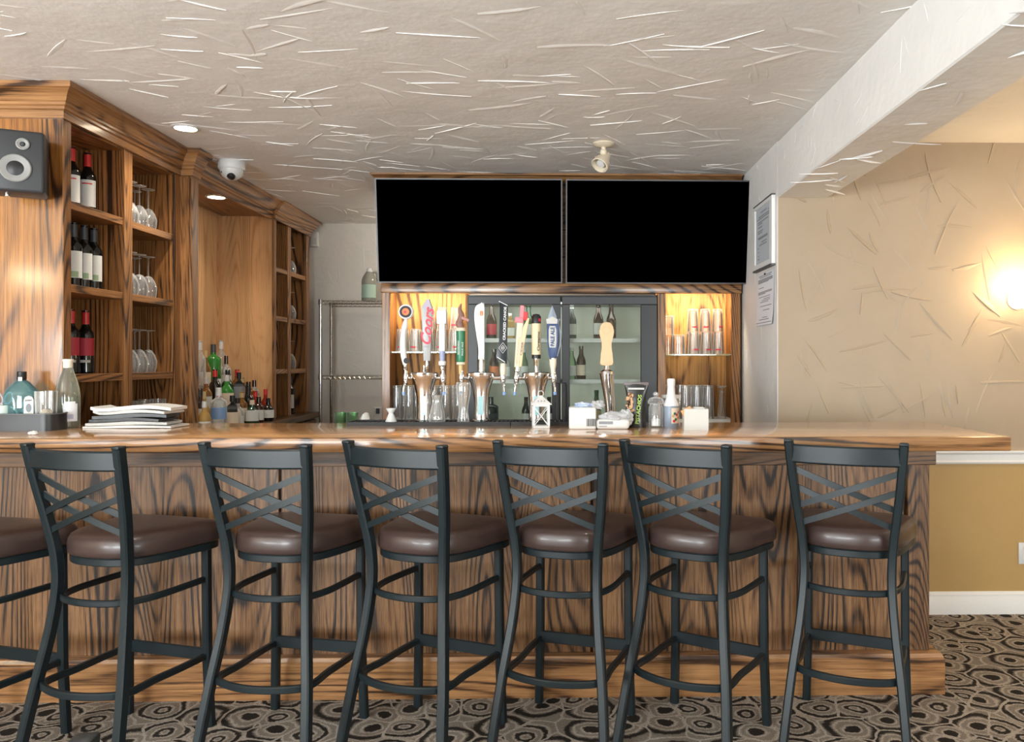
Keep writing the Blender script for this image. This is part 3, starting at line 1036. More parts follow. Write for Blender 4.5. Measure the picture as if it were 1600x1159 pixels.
# liquor bottles: px, top y, side plane X, base z, radius, shape, glass, cap, label, (label span), faces, description
LIQ = [
    (312, 533, -2.405, T2, 0.030, 'wine', CLEARB, WPLAST, None, None, 0, 'tall clear liquor bottle with white cap beside the fluted pilaster'),
    (333, 538, -2.405, T2, 0.040, 'sq', GRNB, DCAP, None, None, 0, 'bright green glass liquor bottle on the top step'),
    (343, 532, -2.440, T2, 0.030, 'wine', CLEARB, WPLAST, WINEL, (0.1, 0.45), 0, 'clear bottle with white cap behind the bright green bottle'),
    (352, 556, -2.385, T2, 0.030, 'round', CLEARB, BRNB, WINEL, (0.1, 0.4), 0, 'clear bottle with brown neck beside the bright green bottle'),
    (336, 577, -2.265, T1, 0.030, 'wine', WINE, REDCAP, None, None, 0, 'black bottle with thin red capped top in front of the green bottle'),
    (351, 586, -2.262, T1, 0.036, 'round', GRNB, WPLAST, PAPERC, (0.1, 0.48), 0, 'green bottle with large cream label on the middle step'),
    (360, 578, -2.290, T1, 0.030, 'wine', DGRNB, BLACK, PAPERG, (0.1, 0.4), 0, 'dark green bottle with black cap behind the black label bottle'),
    (369, 582, -2.262, T1, 0.034, 'sq', WINE, BLACK, INKG, (0.12, 0.6), 4, 'square black label whiskey bottle on the middle step'),
    (375, 577, -2.310, T1, 0.030, 'wine', AMBER, REDCAP, PAPERC, (0.1, 0.4), 0, 'amber bottle with tall red cap at the back of the middle step'),
    (382, 596, -2.285, T1, 0.030, 'wine', AMBER, BRNB, PAPERC, (0.1, 0.45), 0, 'amber bottle with brown cap and cream shoulder'),
    (398, 594, -2.225, T1, 0.031, 'round', CLEARB, BRNB, PAPERC, (0.1, 0.4), 0, 'pale clear bottle with brown cap near the panel edge'),
    (322, 548, -2.42, T2, 0.028, 'round', AMBER, GOLD, PAPERC, (0.1, 0.45), 0, 'amber bottle between the white capped clear one and the green one'),
    (344, 592, -2.30, T1, 0.028, 'round', CLEARB, WPLAST, LBLUE, (0.1, 0.4), 0, 'clear bottle with blue label behind the cream label green bottle'),
    (388, 590, -2.30, T1, 0.028, 'wine', BRNB, GOLD, PAPERC, (0.1, 0.45), 0, 'brown bottle with gold capsule at the back of the middle step'),
    (322, 590, -2.27, T1, 0.030, 'round', AMBER, WPLAST, WINEL, (0.1, 0.45), 0, 'amber bottle with white cap beside the thin red capped black one'),
    (316, 628, -2.06, ZBAR, 0.030, 'round', YELLOW, WPLAST, WINEL, (0.1, 0.4), 0, 'short golden bottle with white cap at the pilaster corner'),
    (312, 607, -2.135, ZBAR, 0.031, 'wine', BRNB, BLACK, WINEL, (0.05, 0.55), 0, 'brown bottle with white label at the pilaster end of the front row'),
    (322, 612, -2.150, ZBAR, 0.034, 'round', YELLOW, GOLD, None, None, 0, 'golden yellow spirit bottle in the front row'),
    (334, 606, -2.105, ZBAR, 0.038, 'sq', CLEARB, WPLAST, LBLUE, (0.28, 0.55), 0, 'clear bottle with blue label and white cap in the front row'),
    (347, 611, -2.125, ZBAR, 0.030, 'wine', CLEARB, PINK, WINEL, (0.05, 0.55), 0, 'clear bottle with white label and pink cap in the front row'),
    (358, 618, -2.085, ZBAR, 0.034, 'sq', WINE, BLACK, PAPERC, (0.1, 0.5), 4, 'dark square bottle with brown and cream label in the front row'),
    (371, 622, -2.070, ZBAR, 0.033, 'round', CLEARB, BLACK, WPLAST, (0.05, 0.4), 0, 'short clear bottle with small white label in the front row'),
    (378, 612, -2.145, ZBAR, 0.028, 'wine', AMBER, GOLD, PAPERC, (0.1, 0.5), 0, 'slim amber bottle with gold neck in the front row'),
    (388, 601, -2.130, ZBAR, 0.030, 'wine', WINE, BLACK, None, None, 0, 'slim black bottle standing behind the cream label bottle'),
    (394, 627, -2.065, ZBAR, 0.036, 'round', DGRNB, PAPERC, WINEL, (0.15, 0.6), 0, 'squat dark green bottle with white label in the front row'),
    (399, 611, -2.140, ZBAR, 0.028, 'wine', REDLIQ, REDCAP, None, None, 0, 'dark red bottle with red cap behind the squat green bottle'),
    (404, 620, -2.090, ZBAR, 0.030, 'wine', BRNB, BRNB, WINEL, (0.1, 0.5), 0, 'brown bottle with narrow white label in the front row'),
    (415, 608, -2.115, ZBAR, 0.031, 'round', REDLIQ, REDCAP, None, None, 0, 'red spirit bottle with red and white cap near the panel edge'),
    (419, 626, -2.070, ZBAR, 0.033, 'round', WINE, BLACK, WINEL, (0.15, 0.5), 0, 'dark squat bottle with boxed white label at the end of the front row'),
]
place = []
for px, py, X, z0, r, kind, gl, cp, lb, ls, fc, desc in LIQ:
    p = at(px, py, X=X)
    place.append([X, min(p.y, 5.885), r * 1.22, z0, max(0.16, p.z - z0)])
XLIM = {ZBAR: (-2.165, -2.035), T1: (-2.310, -2.225), T2: (-2.432, -2.365)}
for _ in range(300):          # nudge neighbours on the same step apart until none touch
    for i in range(len(place)):
        for j in range(i):
            A, B = place[i], place[j]
            if A[3] != B[3]:
                continue
            d = Vector((A[0] - B[0], A[1] - B[1]))
            need = A[2] + B[2] + 0.001
            if 1e-6 < d.length < need:
                m = d.normalized() * (need - d.length) * 0.5
                A[0] += m.x
                A[1] += m.y
                B[0] -= m.x
                B[1] -= m.y
    for A in place:
        lo, hi = XLIM[A[3]]
        A[0] = min(max(A[0], lo), hi)
        A[1] = min(max(A[1], 4.70), 5.893)
for (X, Y, r, z0, h), (px, py, X_, z_, r_, kind, gl, cp, lb, ls, fc, desc) in zip(place, LIQ):
    bottle('liquor_bottle', desc, (X, Y, z0), h, r, kind, gl, cp, lb, ls or (0.1, 0.5), 'liquor bottles in the oak recess', 0.82 if cp is not BRNB else 0.75, rz=radians(22), faces=fc)

# ------------------------------------------------------------------ television and cooler unit
YF = 5.10


def XP(px, Y=YF):
    return at(px, 500, Y=Y).x


ZB0, ZB1 = 0.985, 1.785
tvu = thing('back_bar_unit', 'oak back bar unit framing the black cooler with lit glass bays', 'cabinet')
xl0, xl1, xfl, xfr, xr0, xr1, xr2 = XP(597), XP(609), XP(727), XP(1028), XP(1040), XP(1143), XP(1157)
obj('stile', BX(xl0, YF, 0, xl1, YF + 0.04, ZB1 + 0.065, 0.002), OAKZ, tvu)
obj('stile', BX(xfr, YF, 0, xr0, YF + 0.04, ZB1, 0.002), OAKZ, tvu)
obj('stile', BX(xr1, YF, 0, xr2, YF + 0.04, ZB1 + 0.065, 0.002), OAKZ, tvu)
obj('side_panel', BX(xl0, YF + 0.04, 0, xl0 + 0.03, 5.75, 2.40), OAKZ, tvu)
obj('side_panel', BX(xr2 - 0.03, YF + 0.04, 0, xr2, 5.75, 2.40), OAKZ, tvu)
obj('bay_side', BX(xfl - 0.004, YF + 0.04, ZB0 - 0.02, xfl + 0.010, 5.40, ZB1), OAKBAY, tvu)
obj('bay_side', BX(xfr + 0.004, YF + 0.041, ZB0 - 0.02, xfr + 0.02, 5.40, ZB1), OAKBAY, tvu)
for a, b in ((xl0 + 0.031, xfl - 0.005), (xfr + 0.021, xr2 - 0.031)):
    obj('bay_back', BX(a, 5.40, ZB0 - 0.02, b, 5.42, ZB1 + 0.059), OAKBAY, tvu)
    obj('bay_floor', BX(a, YF + 0.041, ZB0 - 0.02, b, 5.399, ZB0), WHITE, tvu)
    obj('base_door', BX(a - 0.01, YF + 0.005, 0.10, b + 0.01, YF + 0.035, ZB0 - 0.025, 0.003), OAKZ, tvu)
gs = []
ZGL, ZGR = at(660, 549, Y=YF + 0.03).z, at(1090, 553, Y=YF + 0.03).z
gs.append(obj('glass_shelf', BX(xl0 + 0.031, YF + 0.03, ZGL - 0.010, xfl - 0.005, 5.398, ZGL, 0.001), SHELFG, tvu))
gs.append(obj('glass_shelf', BX(xfr + 0.021, YF + 0.03, ZGR - 0.010, xr2 - 0.031, 5.398, ZGR, 0.001), SHELFG, tvu))
obj('header_rail', BX(xl0 - 0.006, YF - 0.01, ZB1 + 0.001, xr2 + 0.006, YF + 0.045, ZB1 + 0.062, 0.004, 2), OAKE, tvu)
obj('header_panel', BX(xl0, YF + 0.001, ZB1 + 0.063, xr2, YF + 0.05, 2.48), OAKX, tvu)
obj('top_board', BX(xl0, YF + 0.05, 2.40, xr2, 5.75, 2.42), OAKX, tvu)
obj('ceiling_board', BX(xl0 + 0.03, YF + 0.051, ZB1 + 0.060, xr2 - 0.03, 5.70, ZB1 + 0.075), OAKX, tvu)
CR2 = [(0.0, 2.472), (0.010, 2.472), (0.014, 2.480), (0.050, 2.515), (0.062, 2.518), (0.062, 2.529), (0.0, 2.529)]
obj('crown_moulding', mitre([(xl0, 5.75), (xl0, YF), (xr2, YF)], CR2), OAKE, tvu)
obj('frieze', BX(xl0 + 0.001, YF + 0.001, 2.481, xr2, 5.75, 2.529), OAKX, tvu)
# small warm strips tucked behind the header light the glass bays
for a, b in ((xl0 + 0.06, xfl - 0.03), (xfr + 0.05, xr2 - 0.06)):
    st = obj('light_strip', BX(a, YF + 0.052, ZB1 + 0.044, b, YF + 0.077, ZB1 + 0.059), LAMPG, tvu)
    l_ = light('bay_light', 'AREA', ((a + b) / 2, YF + 0.065, ZB1 + 0.040), 5.5, (1.0, 0.80, 0.55), b - a, 0.03, (radians(28), 0, 0))

# televisions
tv0 = thing('television', 'wide black television over the cooler, the one beside the bare back wall', 'television', group='televisions above the cooler')


def build_tv(t):
    w, h = 1.140, 0.634
    obj('casing', BX(-w / 2, 0.004, 0, w / 2, 0.045, h, 0.004), BLACK, t)
    bm = bmesh.new()
    b = 0.008
    box(bm, -w / 2, -0.004, 0, w / 2, 0.004, b)
    box(bm, -w / 2, -0.004, h - b, w / 2, 0.004, h)
    box(bm, -w / 2, -0.004, b, -w / 2 + b, 0.004, h - b)
    box(bm, w / 2 - b, -0.004, b, w / 2, 0.004, h - b)
    obj('bezel', bm, SILVER, t)
    obj('screen', BX(-w / 2 + b, -0.002, b, w / 2 - b, 0.003, h - b), SCREEN, t)
    obj('wall_bracket', BX(-0.2, 0.045, 0.12, 0.2, 0.075, 0.45), BLACK, t)


build_tv(tv0)
pa = at(735, 442, Y=5.02)
tv0.location = (pa.x, 5.02, pa.z)
tv0.rotation_euler = (radians(8), 0, 0)
pb = at(1027, 443, Y=5.01)
tv1 = dup(tv0, (pb.x, 5.02, pb.z), 0, 'wide black television over the cooler, the one beside the framed notice')
tv1.rotation_euler = (radians(8.5), 0, radians(0.5))

# cooler
ck = thing('beverage_cooler', 'black double glass door beer cooler built into the oak unit', 'fridge')
bm = bmesh.new()
x0, x1 = xfl + 0.012, xfr - 0.002
box(bm, x0, YF + 0.03, 0.0, x0 + 0.03, 5.70, 1.775)
box(bm, x1 - 0.03, YF + 0.03, 0.0, x1, 5.70, 1.775)
box(bm, x0 + 0.03, YF + 0.03, 1.735, x1 - 0.03, 5.70, 1.775)
box(bm, x0 + 0.03, YF + 0.03, 0.0, x1 - 0.03, 5.70, 0.12)
box(bm, x0 + 0.03, 5.66, 0.12, x1 - 0.03, 5.70, 1.735)
obj('shell', bm, FRIDGEB, ck)
bm = bmesh.new()
box(bm, x0 + 0.031, 5.62, 0.121, x1 - 0.031, 5.65, 1.734)
box(bm, x0 + 0.031, YF + 0.08, 0.121, x0 + 0.041, 5.62, 1.734)
box(bm, x1 - 0.041, YF + 0.08, 0.121, x1 - 0.031, 5.62, 1.734)
obj('liner', bm, COOLIN, ck)
xm = XP(877)
ZSH = [at(940, 530, Y=5.18).z, at(940, 594, Y=5.18).z, at(940, 662, Y=5.18).z - 0.02, 0.55]
for z in ZSH:
    sh = obj('shelf', BX(x0 + 0.043, YF + 0.09, z - 0.012, x1 - 0.043, 5.60, z), COOLIN, ck)
    obj('price_strip', BX(x0 + 0.043, YF + 0.083, z - 0.020, x1 - 0.043, YF + 0.0895, z + 0.006), WPLAST, sh)
obj('light_strip', BX(x0 + 0.06, YF + 0.09, 1.727, x1 - 0.06, YF + 0.12, 1.7335), LED, ck)
light('cooler_light', 'AREA', ((x0 + x1) / 2, YF + 0.14, 1.70), 1.0, (0.94, 1.0, 0.92), x1 - x0 - 0.15, 0.05, (radians(20), 0, 0))
light('cooler_light', 'AREA', ((x0 + x1) / 2, YF + 0.12, ZSH[1] - 0.03), 0.55, (0.94, 1.0, 0.92), x1 - x0 - 0.15, 0.03, (radians(25), 0, 0))
for k, (a, b, ml, mr) in enumerate(((x0 + 0.006, xm - 0.004, 0.060, 0.055), (xm + 0.004, x1 - 0.002, 0.050, 0.105))):
    d = obj('door', BX(a, YF + 0.0, 1.715, b, YF + 0.028, 1.765, 0.003), FRIDGEG, ck)
    obj('door_frame', BX(a, YF + 0.0, 0.13, a + ml, YF + 0.028, 1.7145, 0.003), FRIDGEG, d)
    obj('door_frame', BX(b - mr, YF + 0.0, 0.13, b, YF + 0.028, 1.7145, 0.003), FRIDGEG if k == 0 else FRIDGEB, d)
    obj('door_frame', BX(a + ml, YF + 0.0, 0.13, b - mr, YF + 0.028, 0.20, 0.003), FRIDGEG, d)
    obj('pane', BX(a + ml, YF + 0.010, 0.20, b - mr, YF + 0.016, 1.715), PANE, d)
    hx = b - 0.03 if k == 0 else a + 0.005
    obj('handle', BX(hx, YF - 0.02, 0.55, hx + 0.022, YF - 0.001, 1.22, 0.005, 2), BLACK, d)

# drinks in the cooler: px, shelf, depth, height, radius, kind, glass, label colour, description
COOL = [(768, 0, 5.28, 0.225, 0.034, 'beer', BRNB, RED, 'brown beer bottle with red lettered label on the top cooler shelf'),
        (797, 0, 5.26, 0.17, 0.032, 'sq', YELLOW, WINEL, 'pale yellow drink bottle on the top cooler shelf'),
        (826, 0, 5.30, 0.225, 0.032, 'beer', DGRNB, PAPERG, 'dark bottle with grey label behind the cream tap handle'),
        (893, 0, 5.26, 0.225, 0.032, 'beer', DGREY, PAPERG, 'dark beer bottle at the left end of the top shelf in second door'),
        (935, 0, 5.26, 0.235, 0.033, 'beer', BRNB, PAPERG, 'brown beer bottle with pale label beside the wooden tap handle'),
        (955, 0, 5.33, 0.235, 0.033, 'beer', BRNB, BRNB, 'brown beer bottle directly above the wooden tap handle'),
        (772, 1, 5.22, 0.20, 0.031, 'beer', BRNB, ORANGE, 'brown bottle with rust label on the second cooler shelf'),
        (790, 1, 5.26, 0.19, 0.032, 'beer', CLEARB, WINEL, 'clear bottle with white label on the second cooler shelf'),
        (818, 1, 5.28, 0.20, 0.031, 'beer', GRNGL, WINEL, 'pale green bottle behind the tan tap handle'),
        (893, 1, 5.24, 0.21, 0.031, 'beer', GRNGL, WINEL, 'pale green bottle on the second shelf near the door post'),
        (908, 1, 5.24, 0.22, 0.031, 'beer', BRNB, PAPERC, 'brown bottle with cream label on the second shelf of second door'),
        (767, 2, 5.24, 0.19, 0.050, 'sq', WINE, DGREY, 'wide black bottle low in the cooler behind the taps'),
        (822, 2, 5.22, 0.19, 0.028, 'beer', WINE, WINEL, 'black bottle with white label low in the cooler beside the lantern'),
        (858, 2, 5.24, 0.19, 0.028, 'beer', WINE, WINEL, 'black bottle with white label behind the white lantern'),
        (932, 2, 5.22, 0.235, 0.031, 'beer', DGRNB, GOLD, 'green beer bottle low in the cooler behind the napkin pack'),
        (985, 2, 5.26, 0.235, 0.031, 'beer', BRNB, BRNB, 'brown bottle low in the cooler behind the pistachio bag')]
for px, s, Y, h, r, kind, gl, lb, desc in COOL:
    x = at(px, 500, Y=Y).x
    bottle('beer_bottle', desc, (x, Y, ZSH[s]), h, r, kind, gl, gl if gl in (WINE, BRNB, DGRNB) else WPLAST, lb, (0.14, 0.45), 'drinks in the cooler', 0.93)

# glasses in the lit bays
pint = thing('pint_glass', '', 'glass', group='')
obj('body', tumbler_bm(0.145, 0.030, 0.038, True), GLASS, pint)
obj('printed_band', lathe([(0.0385, 0.024), (0.0380, 0.033)], 8, a0=radians(-120), a1=radians(-65)), RED, pint)
used = [False]


def place_pint(x, y, z, lab, g):
    if not used[0]:
        pint.location = (x, y, z)
        pint['label'], pint['group'] = lab, g
        used[0] = True
    else:
        dup(pint, (x, y, z), random.uniform(-0.5, 0.5), lab, g)


for k in range(5):
    place_pint(xl1 + 0.055 + k * 0.084, YF + 0.10, ZGL, 'upturned pint glass, %s from the oak stile, front row behind the first tower' % NTH[k], 'pint glasses, front row of the bay by the wire rack')
for k in range(5):
    place_pint(xl1 + 0.05 + k * 0.086, YF + 0.20, ZGL, 'upturned pint glass, %s from the oak stile, back row behind the first tower' % NTH[k], 'pint glasses, back row of the bay by the wire rack')
for k in range(3):
    place_pint(xl1 + 0.22 + k * 0.085, YF + 0.19, ZGL + 0.146, 'pint glass stacked on others behind the first tower, %s from the wire rack side' % NTH[k], 'stacked pint glasses in the bay by the wire rack')
for k in range(3):
    place_pint(xr0 + 0.195 + k * 0.080, YF + 0.09, ZGR, 'red printed pint glass, %s from the bicycle glasses in the lower tier' % NTH[k], 'pint glasses, lower tier of the right bay')
for k in range(3):
    place_pint(xr0 + 0.19 + k * 0.082, YF + 0.18, ZGR, 'upturned pint glass behind the red printed ones, %s from the bicycle glasses' % NTH[k], 'pint glasses, rear row of the right bay')
for k in range(3):
    place_pint(xr0 + 0.19 + k * 0.080, YF + 0.10, ZGR + 0.146, 'pint glass stacked in the upper tier, %s from the bicycle glasses' % NTH[k], 'pint glasses, upper tier of the right bay')
# wide glasses with a printed bicycle
wid = thing('wide_glass', 'wide clear glass printed with a bicycle on the glass shelf', 'glass', (xr0 + 0.095, YF + 0.09, ZGR), 0, 'bicycle glasses')
obj('body', tumbler_bm(0.125, 0.040, 0.042, True), GLASS, wid)
bm = bmesh.new()
for sx in (-0.014, 0.014):
    sweep([(sx + 0.010 * cos(a), -0.0445 + 0.002 * abs(cos(a)), 0.055 + 0.010 * sin(a)) for a in [2 * pi * i / 12 for i in range(12)]], 0.0012, 0.0022, bm, up=(0, 1, 0), closed=True)
sweep([(-0.014, -0.0445, 0.055), (-0.006, -0.0445, 0.070), (0.010, -0.0445, 0.070), (0.014, -0.0445, 0.055)], 0.0012, 0.0015, bm, up=(0, 1, 0))
obj('printed_bicycle', bm, INK, wid)
dup(wid, (xr0 + 0.012 + 0.02, YF + 0.16, ZGR), 0, 'wide bicycle glass partly hidden behind the oak stile')
dup(wid, (xr0 + 0.032, YF + 0.15, ZGR + 0.126), 0, 'wide bicycle glass stacked on the upper tier beside the stile')
# tall glasses on the bay floors
tg = thing('tall_glass', 'upturned tall beer glass on the bay floor behind tap towers', 'glass', (0, 0, 0), 0, 'tall glasses behind the tap towers')
obj('body', tumbler_bm(0.215, 0.031, 0.037, True), GLASS, tg)
first = True
for q_, (x, y) in enumerate([(xl1 + 0.03 + k * 0.078, YF + 0.085) for k in range(6)] + [(xl1 + 0.06 + k * 0.08, YF + 0.17) for k in range(5)]):
    lab = 'upturned tall beer glass on the bay floor, %s from the oak stile, %s row' % (NTH[q_ % 6], 'front' if q_ < 6 else 'rear')
    if first:
        tg['label'] = lab
        tg.location = (x, y, ZB0)
        first = False
    else:
        dup(tg, (x, y, ZB0), 0, lab)
for q_, (x, y) in enumerate([(xr0 + 0.03, YF + 0.10)] + [(xr0 + 0.14 + k * 0.074, YF + 0.085) for k in range(3)] + [(xr0 + 0.12 + k * 0.078, YF + 0.165) for k in range(3)]):
    dup(tg, (x, y, ZB0), 0, 'upturned tall beer glass behind the sugar packets, ' + ('behind the sauce bottle' if q_ == 0 else '%s of the %s row' % (NTH[(q_ - 1) % 3], 'front' if q_ < 4 else 'rear')), 'tall glasses behind the sugar packets')
pg = thing('pilsner_glass', 'footed pilsner glass upturned at the wall end of the bay', 'glass', (xr1 - 0.045, YF + 0.09, ZB0), 0)
obj('body', lathe([(0.033, 0), (0.030, 0), (0.012, 0.165), (0, 0.168), (0, 0.172), (0.014, 0.172), (0.014, 0.180), (0.008, 0.190), (0.012, 0.198), (0.030, 0.206), (0.032, 0.212), (0, 0.212)], 18), GLASS, pg)

# ------------------------------------------------------------------ chrome wire rack
YW0, YW1 = 6.535, 6.835
rk = thing('wire_rack', 'chrome wire shelving rack standing against the back wall', 'rack')
XW0 = at(501, 500, Y=YW0).x
XW1 = XW0 + 0.92
ZW = [at(545, 470, Y=YW0).z, at(545, 587, Y=YW0).z, 0.72, 0.18]
for x in (XW0, XW1):
    for y in (YW0, YW1):
        bm = lathe([(0, 0), (0.013, 0), (0.013, ZW[0] + 0.012), (0.0, ZW[0] + 0.016)], 12)
        po = obj('post', bm, WIREC, rk, (x, y, 0))
        for z in ZW:
            obj('collar', lathe([(0.0135, z - 0.03), (0.018, z - 0.03), (0.016, z + 0.012), (0.0135, z + 0.012)], 12), WIREC, po)
for z in ZW:
    bm = bmesh.new()
    for y in (YW0, YW1):
        for dz in (0.0, -0.026):
            sweep([(XW0, y, z + dz), (XW1, y, z + dz)], 0.006, 0.006, bm, round_=6)
        n = 46
        sweep([(XW0 + 0.92 * i / n, y, z - (0.002 if i % 2 else 0.024)) for i in range(n + 1)], 0.004, 0.004, bm, round_=5)
    for x in (XW0, XW1):
        for dz in (0.0, -0.026):
            sweep([(x, YW0, z + dz), (x, YW1, z + dz)], 0.006, 0.006, bm, round_=6)
    for i in range(1, 37):
        x = XW0 + 0.92 * i / 37
        sweep([(x, YW0, z + 0.003), (x, YW1, z + 0.003)], 0.0035, 0.0035, bm, up=(0, 0, 1), round_=5)
    obj('wire_shelf', bm, WIREC, rk)
JUG = thin_glass('jug_plastic', (0.72, 0.74, 0.66), 0.5, 0.45, (0.45, 0.45, 0.40))
JLAB = M('jug_label', (0.40, 0.55, 0.45), 0.6)
pj = at(577, 462, Y=6.66)
jg = bottle('plastic_jug', 'translucent plastic jug with pale green label on the wire rack', (pj.x, 6.66, ZW[0] + 0.006), 0.268, 0.062, 'jug', JUG, WPLAST, JLAB, (0.10, 0.50), cat='jug', capz=0.94)
obj('handle', sweep(smooth_path([(0.028, 0, 0.235), (0.055, 0, 0.238), (0.066, 0, 0.20), (0.060, 0, 0.165)], 5), 0.016, 0.018, round_=8), JUG, jg)

# ------------------------------------------------------------------ things on ceiling and walls
def downlight(label, x, y, z, power, col=SOFT, spot=radians(130), r=0.052, inview=True):
    t = thing('recessed_light', label, 'light', (x, y, z), 0, 'recessed ceiling lights')
    obj('trim_ring', lathe([(r, -0.001), (r + 0.016, -0.001), (r + 0.016, -0.004), (r + 0.002, -0.008), (r, -0.006)], 28), WHITE, t)
    obj('lens', lathe([(0, -0.005), (r, -0.005), (r, -0.003), (0, -0.003)], 28), LAMPG, t)
    light('recessed_lamp', 'SPOT', (x, y, z - 0.012), power, col, 0.05, spot=spot, blend=0.9)


p = at(290, 199, Z=ZC)
downlight('bright recessed ceiling light above the wine shelving', p.x, p.y, ZC, 50)
p = at(336, 306, Z=2.415)
downlight('small recessed light in the oak soffit above the liquor bottles', p.x, 5.24, 2.415, 34)
fl = thing('added_flush_light', 'round frosted ceiling light added unseen behind the television unit to brighten the back wall', 'light', (-0.72, 6.3, ZC))  # lamp added out of sight to brighten the back wall and ceiling
obj('base', lathe([(0, 0), (0.11, 0), (0.11, -0.02), (0, -0.02)], 24), WHITE, fl)
obj('diffuser', lathe([(0.10, -0.02), (0.095, -0.05), (0.06, -0.075), (0, -0.085)], 24), SHADEG, fl)
light('added_flush_lamp', 'POINT', (-0.72, 6.3, ZC - 0.17), 15, SOFT, 0.08)
DLN = ['added out of view near the newspapers end of the bar', 'added out of view over the middle bar stools', 'near the beige wall sconce', 'added out of view beside the double sconce', 'added out of view far behind the open bar end']
for dn, (x, y, pw) in enumerate(((-1.2, 2.35, 24), (0.5, 2.35, 13), (2.6, 2.6, 16), (-3.2, 0.8, 40), (2.7, 0.6, 20))):  # all but the beige wall one are unseen lamps added for light
    downlight('recessed ceiling light of the seating area, ' + DLN[dn], x, y, ZC, pw)

p = at(362, 252, Z=ZC)
dc = thing('dome_camera', 'white dome security camera on the ceiling beside the crown moulding', 'camera', (p.x, p.y, ZC))
obj('base', lathe([(0, 0), (0.073, 0), (0.076, -0.006), (0.076, -0.040), (0.070, -0.052), (0, -0.052)], 28), WPLAST, dc)
obj('dome', lathe([(0.066, -0.052), (0.064, -0.065), (0.054, -0.088), (0.034, -0.104), (0.015, -0.111), (0, -0.112)], 24), WPLAST, dc)
obj('lens', lathe([(0, 0.0), (0.024, 0.0), (0.022, 0.010), (0.012, 0.016), (0, 0.018)], 18), BLACK, dc, (0.012, -0.036, -0.094), (radians(140), 0, 0))
obj('sensor_eye', lathe([(0, 0), (0.006, 0), (0.005, 0.004), (0, 0.005)], 10), BLACK, dc, (-0.040, -0.042, -0.072), (radians(105), 0, radians(-40)))

p = at(943, 224, Z=ZC)
sl = thing('ceiling_spotlight', 'cream swivel spotlight on the ceiling above the right television', 'spotlight', (p.x, p.y, ZC))
obj('canopy', lathe([(0, 0), (0.058, 0), (0.060, -0.006), (0.045, -0.016), (0.012, -0.022), (0, -0.022)], 28), CREAM, sl)
obj('stem', lathe([(0.012, -0.020), (0.013, -0.034), (0.018, -0.040), (0.018, -0.058), (0.010, -0.064), (0, -0.064)], 14), CREAM, sl)
hd = obj('lamp_head', lathe([(0, -0.055), (0.018, -0.053), (0.024, -0.040), (0.028, -0.015), (0.042, 0.008), (0.047, 0.045), (0.043, 0.047), (0.038, 0.012), (0.020, -0.012), (0, -0.016)], 24), CREAM, sl, (-0.002, 0.0, -0.092), (radians(150), radians(32), 0))
obj('bulb', lathe([(0, -0.01), (0.018, 0.0), (0.026, 0.02), (0.022, 0.034), (0, 0.040)], 16), WPLAST, hd)
obj('thumb_screw', sweep([(-0.045, 0, -0.075), (-0.010, 0, -0.088)], 0.014, 0.014, round_=10), CREAM, sl)

p = at(491, 373, Y=6.86)
ms = thing('motion_sensor', 'small white motion sensor high on the wall beside the dim oak unit', 'sensor', (-2.095, 6.918, p.z))
obj('body', BX(-0.036, -0.05, -0.065, 0.036, 0, 0.065, 0.012, 3), WPLAST, ms)
obj('lens_window', BX(-0.026, -0.053, -0.045, 0.026, -0.0495, 0.01, 0.001), PAPERG, ms)

# speaker on the oak side panel
pc = at(12, 252, Y=3.33)
sp = thing('loudspeaker', 'dark grey wall loudspeaker on the lacquered oak side panel', 'speaker', (pc.x, 3.385, pc.z), radians(26))
obj('cabinet', BX(-0.105, -0.075, -0.125, 0.105, 0.075, 0.128, 0.014, 3), DGREY, sp)
GRI = M('speaker_cone', (0.27, 0.27, 0.26), 0.5)
wf = obj('woofer_ring', lathe([(0.030, -0.002), (0.052, 0.001), (0.056, 0.004), (0.052, 0.007), (0.030, 0.002)], 28), GRI, sp, (0.005, -0.077, -0.030), (radians(90), 0, 0))
obj('woofer_cone', lathe([(0, 0.005), (0.014, 0.004), (0.030, 0.0), (0.030, -0.002), (0, -0.002)], 24), BLACK, wf)
tw = obj('tweeter_ring', lathe([(0.010, 0), (0.021, 0.001), (0.024, 0.004), (0.020, 0.006), (0.010, 0.002)], 20), GRI, sp, (0.030, -0.077, 0.070), (radians(90), 0, 0))
obj('tweeter_dome', lathe([(0, 0.006), (0.006, 0.005), (0.010, 0.0), (0, 0.0)], 16), DGREY, tw)
obj('bracket', BX(-0.025, 0.07, -0.03, 0.025, 0.10, 0.03), BLACK, sp)
obj('bracket_foot', lathe([(0, 0), (0.010, 0), (0.010, 0.012), (0, 0.012)], 12), CHROME, sp, (-0.03, -0.02, -0.137))

# notices on the side wall
def notice(name, label, pxa, pya0, pya1, pxb, mat_frame, frame, lines, thick):
    a = at(pxa, pya0, X=XR)
    b = at(pxa, pya1, X=XR)
    Y1 = a.y
    Y0 = at(pxb, pya0, X=XR).y
    z1, z0 = a.z, b.z
    return Y0, Y1, z0, z1


